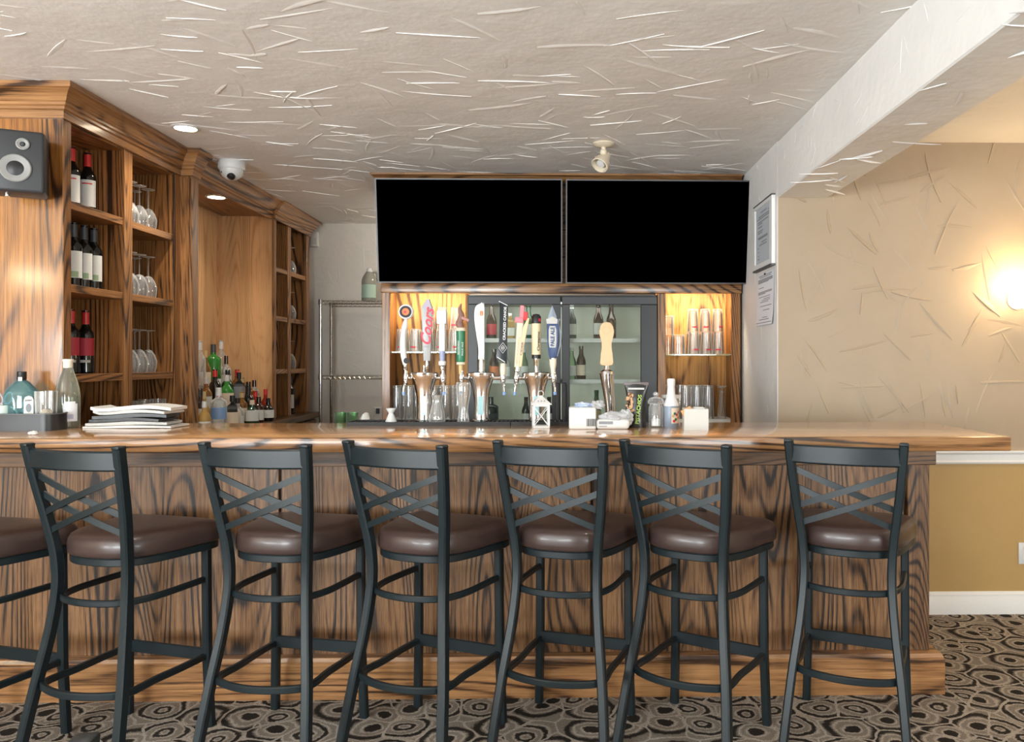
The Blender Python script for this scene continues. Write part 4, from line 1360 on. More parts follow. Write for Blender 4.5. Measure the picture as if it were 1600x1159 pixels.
ya, yb_ = at(1212, 330, X=XR).y, at(1183, 330, X=XR).y
za1, za0 = at(1212, 304, X=XR).z, at(1212, 411, X=XR).z
fn = thing('framed_notice', 'white framed printed notice on the side wall by the right television', 'notice', (XR, (ya + yb_) / 2, za0))
hw, hh = (yb_ - ya) / 2, za1 - za0
fbm = bmesh.new()
for q in ((-hw, 0, hw, 0.03), (-hw, hh - 0.02, hw, hh), (-hw, 0.03, -hw + 0.05, hh - 0.02), (hw - 0.03, 0.03, hw, hh - 0.02)):
    box(fbm, -0.022, q[0], q[1], -0.001, q[2], q[3], 0.001)
obj('frame', fbm, WHITE, fn)
DEDGE = M('notice_edge', (0.10, 0.10, 0.10), 0.5)
obj('edge_strip', BX(-0.023, -hw, hh, -0.001, hw, hh + 0.008), DEDGE, fn)
obj('edge_strip', BX(-0.026, -hw, -0.010, -0.001, hw, 0), DEDGE, fn)
obj('sheet', BX(-0.014, -hw + 0.05, 0.03, -0.010, hw - 0.03, hh - 0.02), M('notice_sheet', (0.50, 0.55, 0.60), 0.6), fn)
pr = bmesh.new()
rows = [(0.86, 0.25, 0.65), (0.84, 0.0, 0.15), (0.80, 0.1, 0.8), (0.77, 0.1, 0.9), (0.72, 0.15, 0.85), (0.69, 0.55, 0.85), (0.64, 0.55, 0.85), (0.58, 0.5, 0.85), (0.55, 0.55, 0.85), (0.48, 0.2, 0.85), (0.46, 0.2, 0.8), (0.40, 0.25, 0.6), (0.36, 0.25, 0.75), (0.32, 0.8, 0.85), (0.26, 0.8, 0.84), (0.2, 0.8, 0.84), (0.15, 0.76, 0.85)]
ww = 2 * hw - 0.08
for zf, u0, u1 in rows:
    box(pr, -0.0152, -hw + 0.05 + u0 * ww, zf * hh, -0.0142, -hw + 0.05 + u1 * ww, zf * hh + 0.006)
obj('printed_lines', pr, INKG, fn)
ya2, yb2 = at(1210, 460, X=XR).y, at(1185, 460, X=XR).y
zb1, zb0 = at(1210, 420, X=XR).z, at(1206, 506, X=XR).z
pn = thing('paper_notice', 'loose white paper notice pinned below the framed notice', 'notice', (XR, (ya2 + yb2) / 2, zb0))
hw2, hh2 = (yb2 - ya2) / 2, zb1 - zb0
bm = bmesh.new()
sh = [(-0.003, hh2), (-0.004, hh2 * 0.6), (-0.008, hh2 * 0.2), (-0.016, 0)]
sweep([(x, 0, z) for x, z in sh], 2 * hw2, 0.0012, bm, up=(1, 0, 0))
obj('sheet', bm, M('notice_paper', (0.78, 0.80, 0.86), 0.7), pn)
pr = bmesh.new()
for zf, u0, u1 in [(0.95, 0.1, 0.9), (0.92, 0.15, 0.85), (0.88, 0.05, 0.95), (0.86, 0.05, 0.95), (0.84, 0.05, 0.95), (0.82, 0.3, 0.95), (0.72, 0.6, 0.9), (0.64, 0.1, 0.95), (0.62, 0.1, 0.95), (0.60, 0.5, 0.95), (0.54, 0.2, 0.9), (0.50, 0.2, 0.6), (0.47, 0.2, 0.7), (0.44, 0.3, 0.8), (0.36, 0.1, 0.8), (0.28, 0.2, 0.6), (0.14, 0.3, 0.6), (0.10, 0.2, 0.8), (0.04, 0.02, 0.98)]:
    xo = -0.0042 - 0.0115 * max(0, (0.6 - zf) / 0.6) ** 1.6
    box(pr, xo - 0.0012, -hw2 + u0 * 2 * hw2, zf * hh2, xo - 0.0004, -hw2 + u1 * 2 * hw2, zf * hh2 + 0.004)
obj('printed_lines', pr, INKG, pn)
obj('pin', lathe([(0, 0), (0.007, 0.002), (0.005, 0.008), (0, 0.009)], 10), BLACK, pn, (-0.003, 0.0, hh2 - 0.008), (0, radians(-90), 0))


# sconces
def sconce(label, loc, rz, arms, power, group=None, r=0.045):
    t = thing('wall_sconce', label, 'lamp', loc, rz, group)
    obj('back_plate', lathe([(0, 0), (0.055, 0), (0.055, 0.006), (0.045, 0.014), (0, 0.016)], 24), WHITE, t, (0, 0, 0.0), (radians(90), 0, 0))
    for dx in arms:
        ar = obj('arm', sweep(smooth_path([(0, -0.01, 0.0), (dx * 0.5, -0.03, -0.03), (dx, -0.075, -0.055), (dx, -0.085, -0.043)], 5), 0.010, 0.010, round_=8), WHITE, t)
        obj('shade', lathe([(0.020, -0.045), (r * 0.85, -0.03), (r, 0.0), (r * 0.9, 0.035), (r * 0.55, 0.055), (0, 0.060)], 20, sx=1), SHADEG, t, (dx, -0.085, 0))
    return t


ps = at(1603, 466, Y=YG - 0.085)
sconce('glowing warm wall sconce on the beige wall at the picture edge', (ps.x, YG - 0.001, ps.z), 0, (0.0,), 20)
light('sconce_lamp', 'POINT', (ps.x, YG - 0.13, ps.z + 0.075), 11, (1.0, 0.70, 0.36), 0.05)
sconce('double wall sconce on the side wall of the seating area', (-4.499, 0.17, 1.97), radians(90), (-0.13, 0.13), 20, r=0.055)
for dy in (-0.13, 0.13):
    light('sconce_lamp', 'POINT', (-4.40, 0.17 + dy, 2.05), 16, WARM, 0.05)
light('sconce_lamp', 'POINT', (3.6, 3.6, 2.1), 18, (1.0, 0.70, 0.36), 0.06)  # point light out of view, no sconce fixture stands here

# outlets
po = at(1598, 864, Y=YG)
wo = thing('wall_outlet', 'white outlet plate low on the mustard wall', 'outlet', (po.x + 0.012, YG - 0.0005, po.z))
obj('plate', BX(-0.038, -0.007, -0.058, 0.038, 0, 0.058, 0.003, 2), WPLAST, wo)
for dz in (-0.022, 0.022):
    obj('socket', BX(-0.015, -0.009, dz - 0.014, 0.015, -0.0065, dz + 0.014, 0.002), PAPER, wo)
po = at(591, 646, Y=YB)
wo = thing('wall_outlet', 'small white outlet on the back wall under the wire rack', 'outlet', (po.x, YB - 0.0005, po.z))
obj('plate', BX(-0.036, -0.007, -0.055, 0.036, 0, 0.055, 0.003), WPLAST, wo)
obj('plug', BX(-0.014, -0.03, 0.0, 0.014, -0.0075, 0.045, 0.003), BLACK, wo)

# ------------------------------------------------------------------ beer taps
XTL, XTR = at(543, 660, Y=3.6).x, at(889, 660, Y=3.6).x
XTM = at(798, 660, Y=3.6).x
for i, (a, b) in enumerate(((XTL, XTM - 0.002), (XTM + 0.002, XTR))):
    dt = thing('drip_tray', ('long black drip tray under the first two chrome tap towers', 'short black drip tray under the third chrome tap tower')[i], 'tray', (0, 0, ZT), 0, 'drip trays under the taps')
    bm = bmesh.new()
    y0, y1, hgt, w = 3.585, 3.745, 0.016, 0.008
    box(bm, a, y0, 0, b, y1, 0.005)
    box(bm, a, y0, 0.005, b, y0 + w, hgt)
    box(bm, a, y1 - w, 0.005, b, y1, hgt)
    box(bm, a, y0 + w, 0.005, a + w, y1 - w, hgt)
    box(bm, b - w, y0 + w, 0.005, b, y1 - w, hgt)
    obj('pan', bm, RUBBER, dt)
    bm = bmesh.new()
    n = int((b - a) / 0.02)
    for k in range(n):
        box(bm, a + w + 0.004 + k * 0.02, y0 + w, 0.006, a + w + 0.010 + k * 0.02, y1 - w, 0.012)
    obj('grille', bm, DGREY, dt)
ZTB = ZT + 0.0125
YT = 3.68
ZTT = at(660, 583, Y=YT).z


def faucet(t, dx, sgn):
    """side faucet: arm out of the tower, body, hanging spout, collar for the handle"""
    ht = ZTT - ZTB
    f = obj('faucet', sweep(smooth_path([(dx * 0.55, -0.005, ht - 0.022), (dx * 0.8, -0.012, ht - 0.022), (dx, -0.02, ht - 0.022)], 4), 0.017, 0.017, round_=10), CHROME, t)
    obj('valve', lathe([(0, -0.022), (0.010, -0.020), (0.013, -0.006), (0.013, 0.012), (0.009, 0.022), (0.009, 0.034), (0, 0.034)], 14), CHROME, f, (dx, -0.02, ht - 0.022))
    obj('spout', sweep(smooth_path([(dx, -0.022, ht - 0.034), (dx + sgn * 0.010, -0.034, ht - 0.055), (dx + sgn * 0.016, -0.038, ht - 0.085)], 4), 0.012, 0.012, round_=8), CHROME, f)
    obj('spout_tip', lathe([(0, 0), (0.0075, 0), (0.0075, 0.014), (0, 0.014)], 10), LBLUE, f, (dx + sgn * 0.0165, -0.038, ht - 0.097))


TW = [('chrome flared beer tower carrying the round badge, silver and white handles', 663, (634, 692)),
      ('chrome flared beer tower carrying the green, curved white and black handles', 752, (721, 786)),
      ('chrome flared beer tower carrying the pink, cream and blue handles', 838, (807, 865))]
for lab, px, ends in TW:
    c = at(px, 600, Y=YT)
    t = thing('beer_tower', lab, 'beer tap', (c.x, YT, ZTB), 0, 'chrome beer towers')
    ht = ZTT - ZTB
    obj('column', lathe([(0, 0), (0.040, 0), (0.040, 0.006), (0.034, 0.010), (0.033, ht * 0.30), (0.035, ht * 0.52), (0.043, ht * 0.72), (0.056, ht * 0.88), (0.066, ht * 0.97), (0.066, ht), (0.060, ht + 0.004), (0, ht + 0.006)], 28, sy=0.85), CHROME, t)
    obj('badge', prism([(-0.013, 0.03), (0.013, 0.03), (0.013, 0.115), (-0.013, 0.115)], -0.031, -0.026), SKYBLUE, t)
    for k, e in enumerate(ends):
        dx = at(e, 600, Y=YT - 0.02).x - c.x
        faucet(t, dx, (-1, 1)[k] * 0.4 + 0.6 * (-1 if k == 0 else 1) * 0)
    obj('centre_collar', lathe([(0, 0), (0.014, 0), (0.011, 0.010), (0.008, 0.016), (0.008, 0.030), (0, 0.030)], 14), CHROME, t, (0, 0, ht + 0.004))


def handle(px, y0, y1, label, name='tap_handle'):
    """y0 top, y1 bottom in the photograph"""
    b = at(px, y1, Y=YT - 0.02)
    e = at(px, y0, Y=YT - 0.02)
    t = thing(name, label, 'tap handle', (b.x, YT - 0.02, b.z), 0, 'tap handles')
    return t, e.z - b.z


K = 3.66 / F     # metres per pixel at the taps
FR = (radians(90), 0, 0)
VR = (radians(90), radians(-90), 0)       # lettering that reads upwards

# 1 round badge handle
t, h = handle(633, 475, 578, 'white tap handle with round red and black badge')
obj('ferrule', lathe([(0.0075, 0), (0.009, 0.004), (0.0085, 0.028), (0, 0.028)], 12), CHROME, t)
path = smooth_path([(0.0, 0, 0.024), (-0.006, 0, 0.06), (-0.010, 0, 0.11), (-0.008, 0, 0.16), (0.0, 0, 0.205), (0.004, 0, 0.23)], 5)
obj('stem', sweep(path, 0.026, 0.020, up=(0, 1, 0), round_=12, scale=[0.75 + 0.35 * sin(pi * min(1, i / 18)) if i < 18 else 1.1 - 0.6 * (i - 18) / 7 for i in range(len(path))]), WPLAST, t)
hd = obj('badge_head', lathe([(0, -0.010), (0.030, -0.010), (0.0345, -0.004), (0.0345, 0.004), (0.030, 0.010), (0, 0.010)], 28), WPLAST, t, (0.004, 0, h - 0.035), FR)
obj('badge_ring', lathe([(0.012, 0), (0.027, 0), (0.027, 0.0012), (0.012, 0.0012)], 28), INK, hd, (0, 0, 0.010))
obj('badge_centre', lathe([(0, 0), (0.017, 0), (0.016, 0.0022), (0, 0.0024)], 24), ORANGE, hd, (0, 0, 0.010))
obj('badge_emblem', lathe([(0, 0), (0.007, 0), (0.006, 0.002), (0, 0.002)], 12), RED, hd, (-0.002, -0.001, 0.0122))
obj('neck_badge', lathe([(0, 0), (0.013, 0), (0.012, 0.003), (0, 0.003)], 18), INK, t, (0.008, -0.012, 0.042), FR)
# 2 silver blade
t, h = handle(667, 466, 576, 'silver pointed tap handle lettered in red script')
obj('ferrule', lathe([(0.008, 0), (0.009, 0.004), (0.007, 0.040), (0, 0.040)], 12), CHROME, t)
SILVH = M('handle_silver', (0.36, 0.37, 0.38), 0.35)
obj('blade', prism([(-0.014, 0.036), (0.016, 0.036), (0.026, h - 0.045), (0.012, h - 0.004), (0.002, h - 0.004), (-0.024, h - 0.040)], -0.010, 0.010, bev=0.003), SILVH, t)
obj('tip', prism([(-0.0215, h - 0.042), (0.024, h - 0.047), (0.011, h - 0.004), (0.003, h - 0.004)], -0.0108, -0.0100), M('handle_mauve', (0.36, 0.32, 0.40), 0.4), t)
text('lettering', 'Coors', 0.05, RED, t, (0.003, -0.0105, 0.195), (radians(90), radians(-84), 0), shear=0.45, fit=(0.170, 0.048), bold=0.0012)
text('lettering', 'LIGHT', 0.012, INKG, t, (0.0, -0.0105, 0.100), FR, fit=(0.024, 0.007))
# 3 white block head
t, h = handle(691, 485, 580, 'slim white tap handle with square white head')
obj('ferrule', lathe([(0.008, 0), (0.011, 0.006), (0.011, 0.020), (0.008, 0.028), (0, 0.028)], 12), CHROME, t)
obj('collar', lathe([(0.014, 0.026), (0.017, 0.030), (0.017, 0.044), (0.013, 0.048), (0, 0.048)], 16), WPLAST, t)
obj('grip', lathe([(0.011, 0.048), (0.013, 0.065), (0.013, 0.092), (0, 0.092)], 14), M('grip_blue', (0.30, 0.34, 0.50), 0.4), t)
obj('stem', BX(-0.013, -0.010, 0.090, 0.013, 0.010, h - 0.05, 0.003, 2), WPLAST, t)
obj('head', BX(-0.024, -0.014, h - 0.062, 0.020, 0.014, h, 0.004, 2), WPLAST, t)
# 4 green with figure on top
t, h = handle(720, 474, 588, 'green tap handle topped with a small brown figure')
obj('ferrule', lathe([(0.008, 0), (0.010, 0.020), (0.011, 0.054), (0, 0.054)], 12), GOLD, t)
obj('base_ring', lathe([(0.012, 0.052), (0.020, 0.054), (0.020, 0.064), (0.012, 0.066)], 18), PAPERC, t)
obj('grip', lathe([(0.018, 0.064), (0.0205, 0.075), (0.021, 0.11), (0.019, 0.16), (0.020, 0.205), (0, 0.205)], 20), GREEN, t)
obj('top_ring', lathe([(0.012, 0.204), (0.022, 0.206), (0.022, 0.218), (0.012, 0.222), (0, 0.222)], 18), PAPERC, t)
obj('figure', sweep(smooth_path([(0, 0, 0.22), (-0.006, 0, 0.245), (0.004, 0, 0.275), (-0.004, 0, 0.300), (0.002, 0, h)], 4), 0.030, 0.024, up=(0, 1, 0), round_=10, scale=[1.0, 1.0, 1.05, 1.1, 1.0, 0.9, 0.9, 0.95, 0.9, 0.8, 0.75, 0.7, 0.6, 0.5, 0.4, 0.3, 0.2]), BROWNF, t)
obj('figure_arm', sweep(smooth_path([(0.0, -0.004, 0.268), (0.018, -0.008, 0.260), (0.036, -0.006, 0.252)], 4), 0.014, 0.012, up=(0, 1, 0), round_=8), M('figure_pink', (0.50, 0.26, 0.22), 0.5), t)
text('lettering', 'MOOSEHEAD', 0.02, WPLAST, t, (-0.008, -0.0215, 0.13), VR, fit=(0.062, 0.009))
text('lettering', 'PALE ALE', 0.02, WPLAST, t, (0.010, -0.0200, 0.125), VR, fit=(0.060, 0.007))
# 5 curved white blade
t, h = handle(752, 474, 583, 'curved pearly white tap handle with orange mark')
obj('ferrule', lathe([(0.008, 0), (0.015, 0.008), (0.016, 0.030), (0.014, 0.065), (0, 0.065)], 14), CHROME, t)
ol = smooth_path([(-0.013, 0, 0.060), (-0.012, 0, 0.11), (-0.022, 0, 0.18), (-0.030, 0, 0.24), (-0.029, 0, 0.285), (-0.020, 0, h - 0.008), (0.004, 0, h), (0.014, 0, h - 0.004), (0.014, 0, 0.24), (0.014, 0, 0.16), (0.014, 0, 0.10), (0.014, 0, 0.060)], 3)
obj('blade', prism([(q.x, q.z) for q in ol], -0.010, 0.010, bev=0.004), M('handle_pearl', (0.72, 0.71, 0.68), 0.3), t)
text('lettering', '8', 0.03, ORANGE, t, (0.002, -0.0105, h - 0.045), FR, fit=(0.016, 0.022), bold=0.001)
# 6 black blade
t, h = handle(786, 470, 590, 'black tap handle with white upright lettering and diamond emblem')
obj('ferrule', lathe([(0.008, 0), (0.012, 0.010), (0.014, 0.040), (0.011, 0.065), (0, 0.065)], 14), CREAM, t)
HB = M('handle_black', (0.008, 0.013, 0.018), 0.35)
obj('blade', prism([(-0.030, 0.085), (0.018, 0.062), (0.018, 0.10), (0.022, h - 0.015), (-0.014, h), (-0.016, 0.16), (-0.032, 0.10)], -0.009, 0.009, bev=0.002), HB, t)
obj('end_stripe', sweep([(-0.018, -0.0105, h - 0.002), (0.022, -0.0105, h - 0.022)], 0.0035, 0.003, up=(0, 1, 0)), WPLAST, t)
obj('end_stripe', sweep([(-0.026, -0.0105, 0.094), (0.010, -0.0105, 0.070)], 0.0035, 0.003, up=(0, 1, 0)), WPLAST, t)
text('lettering', 'CRACKED CANOE', 0.02, WPLAST, t, (0.008, -0.0096, 0.245), (radians(90), radians(-88), 0), fit=(0.150, 0.012), bold=0.0006)
bm = bmesh.new()
for r_ in (0.024, 0.012):
    sweep([(r_ * 0.75 * cos(a), 0, r_ * sin(a)) for a in (0, pi / 2, pi, 3 * pi / 2)], 0.0022, 0.002, bm, up=(0, 1, 0), closed=True)
sweep([(-0.006, 0, -0.006), (0.006, 0, 0.006)], 0.002, 0.002, bm, up=(0, 1, 0))
sweep([(0.006, 0, -0.006), (-0.006, 0, 0.006)], 0.002, 0.002, bm, up=(0, 1, 0))
obj('emblem', bm, WPLAST, t, (0.0, -0.0100, 0.135))
# 7 tan with pink block top
t, h = handle(808, 477, 582, 'tan tap handle with pink block top')
t.rotation_euler = (0, radians(4), 0)
obj('ferrule', lathe([(0.008, 0), (0.014, 0.006), (0.013, 0.026), (0, 0.026)], 12), CHROME, t)
obj('grip', prism([(-0.014, 0.024), (0.006, 0.024), (0.010, 0.12), (0.012, 0.235), (-0.016, 0.235), (-0.014, 0.12)], -0.012, 0.008, bev=0.002), PAPERC, t)
obj('side_grip', prism([(0.006, 0.024), (0.020, 0.030), (0.022, 0.12), (0.040, 0.25), (0.030, 0.25), (0.011, 0.20), (0.010, 0.12)], -0.010, 0.010, bev=0.002), TAN, t)
obj('sign_plate', BX(-0.026, -0.018, 0.225, 0.012, 0.006, 0.250, 0.003), PINK, t)
obj('block', BX(-0.006, -0.012, 0.246, 0.012, 0.010, h, 0.002), PINK, t)
obj('block', BX(0.010, -0.010, 0.238, 0.030, 0.012, h - 0.028, 0.002), REDCAP, t)
text('lettering', 'BRICKWORKS', 0.02, GOLD, t, (-0.003, -0.0126, 0.10), (radians(90), radians(-88), 0), fit=(0.12, 0.008))
text('lettering', 'CIDER', 0.02, BROWNF, t, (0.014, -0.0106, 0.11), (radians(90), radians(-87), 0), fit=(0.062, 0.010), bold=0.0005)
# 8 cream cylinder
t, h = handle(838, 490, 583, 'cream cylindrical tap handle with black ends')
obj('ferrule', lathe([(0.009, 0), (0.008, 0.020), (0.012, 0.050), (0.013, 0.066), (0, 0.066)], 12), CHROME, t)
obj('base_band', lathe([(0.015, 0.066), (0.0205, 0.067), (0.0205, 0.084), (0, 0.084)], 20), BLACK, t)
obj('grip', lathe([(0.0200, 0.084), (0.0215, h - 0.045), (0, h - 0.045)], 20), M('handle_cream', (0.72, 0.60, 0.38), 0.45), t)
obj('cap', lathe([(0.0215, h - 0.045), (0.0215, h - 0.014), (0.014, h - 0.003), (0, h)], 20), BLACK, t)
obj('cap_mark', lathe([(0.0222, h - 0.036), (0.0222, h - 0.022)], 6, a0=radians(-60), a1=radians(-20)), RED, t)
text('lettering', 'Organic', 0.02, INK, t, (0.012, -0.0192, 0.145), VR, fit=(0.088, 0.016), bold=0.0004)
# 9 blue spear
t, h = handle(864, 477, 586, 'dark blue tap handle with silver spear point top')
BSIL = M('handle_blue_silver', (0.30, 0.36, 0.45), 0.3)
obj('ferrule', lathe([(0.009, 0), (0.010, 0.020), (0.016, 0.050), (0.016, 0.078), (0, 0.078)], 14), CREAM, t)
obj('grip', prism([(q.x, q.z) for q in smooth_path([(-0.015, 0, 0.075), (0.012, 0, 0.075), (0.022, 0, 0.15), (0.024, 0, 0.20), (0.022, 0, 0.235), (-0.024, 0, 0.235), (-0.027, 0, 0.20), (-0.025, 0, 0.15)], 3, True)], -0.014, 0.014, bev=0.004), BLUE, t)
obj('house_plate', prism([(-0.028, 0.232), (0.020, 0.232), (0.022, 0.252), (-0.003, 0.266), (-0.031, 0.252)], -0.017, 0.014, bev=0.002), PAPERG, t)
obj('spear', lathe([(0.020, 0.255), (0.018, 0.270), (0.0, h)], 4, sy=0.7), BSIL, t, (-0.003, 0, 0))
obj('side_scroll', sweep(smooth_path([(0.030, 0, 0.255), (0.024, 0, 0.235), (0.033, 0, 0.19), (0.033, 0, 0.14), (0.018, 0, 0.085)], 5), 0.007, 0.010, up=(0, 1, 0), round_=8), BSIL, t)
obj('label_plate', prism([(-0.016, 0.125), (0.012, 0.125), (0.015, 0.15), (0.015, 0.205), (0.010, 0.222), (-0.015, 0.222), (-0.019, 0.205), (-0.019, 0.15)], -0.0155, -0.0140), PAPERG, t)
text('lettering', 'PALE ALE', 0.02, BLUE, t, (-0.002, -0.0160, 0.174), VR, fit=(0.086, 0.018), bold=0.0008)

# single curved tower with bare wood handle
c = at(952, 640, Y=YT)
t = thing('beer_tower', 'single slim chrome beer tower under the bare wood handle', 'beer tap', (c.x, YT, ZT), 0)
zt = at(948, 582, Y=YT).z - ZT
path = smooth_path([(0.004, 0, 0), (0.004, 0, 0.08), (-0.003, 0, 0.15), (-0.010, -0.004, zt - 0.03), (-0.012, -0.006, zt)], 5)
obj('column', sweep(path, 0.068, 0.058, up=(0, 1, 0), round_=20, scale=[0.62 + 0.38 * (i / (len(path) - 1)) ** 1.2 for i in range(len(path))]), CHROME, t)
obj('foot_flange', lathe([(0, 0), (0.042, 0), (0.042, 0.005), (0.024, 0.010), (0, 0.010)], 24), CHROME, t, (0.004, 0, 0))
obj('top_cap', lathe([(0.033, -0.006), (0.030, 0.006), (0.014, 0.014), (0.010, 0.030), (0.008, 0.050), (0, 0.050)], 20), CHROME, t, (-0.012, -0.006, zt))
t, h = handle(948, 503, 570, 'bare pale wood tap handle with rounded paddle top')
t.location.y = YT - 0.006
ol = smooth_path([(-0.026, 0, 0), (0.026, 0, 0), (0.027, 0, 0.03), (0.026, 0, 0.055), (0.022, 0, 0.075), (0.023, 0, 0.105), (0.031, 0, 0.135), (0.032, 0, h - 0.03), (0.020, 0, h - 0.006), (0, 0, h), (-0.020, 0, h - 0.006), (-0.032, 0, h - 0.03), (-0.031, 0, 0.135), (-0.023, 0, 0.105), (-0.022, 0, 0.075), (-0.026, 0, 0.055), (-0.027, 0, 0.03)], 3, True)
obj('paddle', prism([(q.x, q.z) for q in ol], -0.012, 0.012, bev=0.004), WOODH, t)
bm = bmesh.new()
sweep([(0.018 * cos(a), 0, 0.018 * sin(a)) for a in [2 * pi * i / 20 for i in range(20)]], 0.0012, 0.001, bm, up=(0, 1, 0), closed=True)
obj('engraved_ring', bm, KRAFT, t, (0, -0.0122, h - 0.038))

# ------------------------------------------------------------------ small things by the taps
ZD = ZT + 0.0125
c = at(611, 650, Y=3.66)
t = thing('jigger', 'white plastic jigger with cone foot beside the first tower', 'jigger', (c.x, 3.66, ZD))
obj('cone', lathe([(0, 0), (0.026, 0), (0.013, 0.032), (0.010, 0.038), (0.022, 0.058), (0.022, 0.060), (0.020, 0.060), (0.009, 0.040), (0, 0.039)], 20), WPLAST, t)
c = at(683, 650, Y=3.64)
t = thing('glass_carafe', 'small clear carafe standing between the first two tap towers', 'carafe', (c.x, 3.64, ZD))
obj('body', lathe([(0, 0), (0.034, 0), (0.036, 0.004), (0.034, 0.03), (0.024, 0.072), (0.018, 0.095), (0.026, 0.118), (0.027, 0.120), (0.0245, 0.120), (0.016, 0.096), (0.022, 0.072), (0.031, 0.03), (0.031, 0.010), (0, 0.010)], 22), GLASS, t)
c = at(724, 640, Y=3.64)
t = thing('wheat_beer_glass', 'tall waisted beer glass standing before the green handle', 'glass', (c.x, 3.64, ZD))
obj('body', lathe([(0, 0), (0.026, 0), (0.027, 0.008), (0.020, 0.045), (0.022, 0.075), (0.032, 0.125), (0.033, 0.165), (0.030, 0.178), (0.0275, 0.178), (0.030, 0.165), (0.029, 0.125), (0.019, 0.075), (0.017, 0.045), (0.020, 0.016), (0, 0.014)], 22), GLASS, t)

# underbar station behind the bar with green tumblers and a folded towel
us = thing('underbar_station', 'low steel underbar station hidden behind the bar top', 'counter')
obj('steel_top', BX(-1.2, 3.86, 0.86, 1.0, 4.30, 0.90, 0.004), CHROME, us)
obj('steel_body', BX(-1.18, 3.88, 0.0, 0.98, 4.28, 0.86), DGREY, us)
gt = None
for k, px in enumerate((532, 551)):
    c = at(px, 650, Y=3.97)
    if gt is None:
        gt = thing('green_tumbler', 'green glass tumbler behind the bar edge, nearer the wire rack posts', 'glass', (c.x, 3.97, 0.90), 0, 'green tumblers behind the bar')
        obj('body', tumbler_bm(0.205, 0.024, 0.029, False, 14), GRNGL, gt)
    else:
        dup(gt, (c.x, 3.97, 0.90), 0, 'green glass tumbler behind the bar edge, beside the white towel')
c = at(568, 650, Y=3.99)
t = thing('bar_towel', 'crumpled white bar towel beside the green tumblers', 'towel', (c.x, 3.99, 0.90))
bm = bmesh.new()
bmesh.ops.create_icosphere(bm, subdivisions=3, radius=1)
for v in bm.verts:
    k = 1 + 0.16 * sin(7 * v.co.x + 3 * v.co.z) * cos(5 * v.co.y + 2)
    v.co = Vector((v.co.x * 0.034 * k + 0.012 * v.co.z, v.co.y * 0.04 * k, (v.co.z + 1) * 0.102 * (k * 0.1 + 0.9)))
obj('cloth', bm, PAPER, t)

# ------------------------------------------------------------------ on the bar top, right half
c = at(845, 668, Z=ZT)
LY = c.y
t = thing('lantern', 'small white metal lantern with pitched roof and crossed panes', 'lantern', (c.x, LY, ZT), radians(6))
w = 0.036
obj('base', BX(-w, -w, 0, w, w, 0.010, 0.002), WPLAST, t)
obj('rail', BX(-w, -w, 0.092, w, w, 0.100, 0.001), WPLAST, t)
for sx in (-1, 1):
    for sy in (-1, 1):
        obj('post', BX(sx * w - 0.004 * (sx > 0) * 2 + 0 if sx > 0 else -w, sy * w - (0.008 if sy > 0 else 0), 0.010, (sx * w if sx > 0 else -w + 0.008), sy * w + (0 if sy > 0 else 0.008), 0.092), WPLAST, t)
for sy in (-1, 1):
    bm = bmesh.new()
    y = sy * (w - 0.003)
    sweep([(-w + 0.006, y, 0.012), (w - 0.006, y, 0.090)], 0.003, 0.004, bm, up=(0, 1, 0))
    sweep([(w - 0.006, y, 0.012), (-w + 0.006, y, 0.090)], 0.003, 0.004, bm, up=(0, 1, 0))
    obj('cross_bars', bm, WPLAST, t)
    bm = bmesh.new()
    x = sy * (w - 0.003)
    sweep([(x, -w + 0.006, 0.012), (x, w - 0.006, 0.090)], 0.003, 0.004, bm, up=(1, 0, 0))
    sweep([(x, w - 0.006, 0.012), (x, -w + 0.006, 0.090)], 0.003, 0.004, bm, up=(1, 0, 0))
    obj('cross_bars', bm, WPLAST, t)
rf = obj('roof', lathe([(0.060, 0.100), (0.060, 0.103), (0.012, 0.134), (0.010, 0.138), (0, 0.138)], 4, a0=pi / 4, a1=pi / 4 + 2 * pi), WPLAST, t, smooth=10)
for k in (-1, 0, 1):
    obj('vent_hole', lathe([(0, 0), (0.0026, 0), (0.0026, 0.002), (0, 0.002)], 8), INKG, rf, (k * 0.013, -0.0305, 0.1150), (radians(52), 0, 0))
obj('handle', sweep([(0.012 * cos(a), 0, 0.146 + 0.012 * sin(a)) for a in [2 * pi * i / 16 for i in range(16)]], 0.003, 0.003, up=(0, 1, 0), closed=True, round_=6), WPLAST, t)

# napkin pack with plastic wrap
c = at(911, 671, Z=ZT)
t = thing('napkin_pack', 'torn open white napkin pack with barcode in crumpled plastic wrap', 'napkins', (c.x, c.y + 0.05, ZT))
obj('pack', BX(-0.058, -0.05, 0, 0.055, 0.06, 0.092, 0.008, 3), PAPER, t)
obj('pack', BX(0.056, -0.048, 0, 0.195, 0.06, 0.042, 0.014, 3), PAPER, t)


def crumple(sx, sy, sz, seed):
    random.seed(seed)
    bm = bmesh.new()
    bmesh.ops.create_icosphere(bm, subdivisions=3, radius=1)
    ph = [random.uniform(0, 6) for _ in range(6)]
    for v in bm.verts:
        k = 1 + 0.22 * sin(6 * v.co.x + ph[0]) * cos(7 * v.co.y + ph[1]) + 0.14 * sin(11 * v.co.z + ph[2] + 5 * v.co.x) + random.uniform(-0.05, 0.05)
        v.co = Vector((v.co.x * sx * k, v.co.y * sy * k, (v.co.z * k * 0.9 + 1) * sz))
    return bm


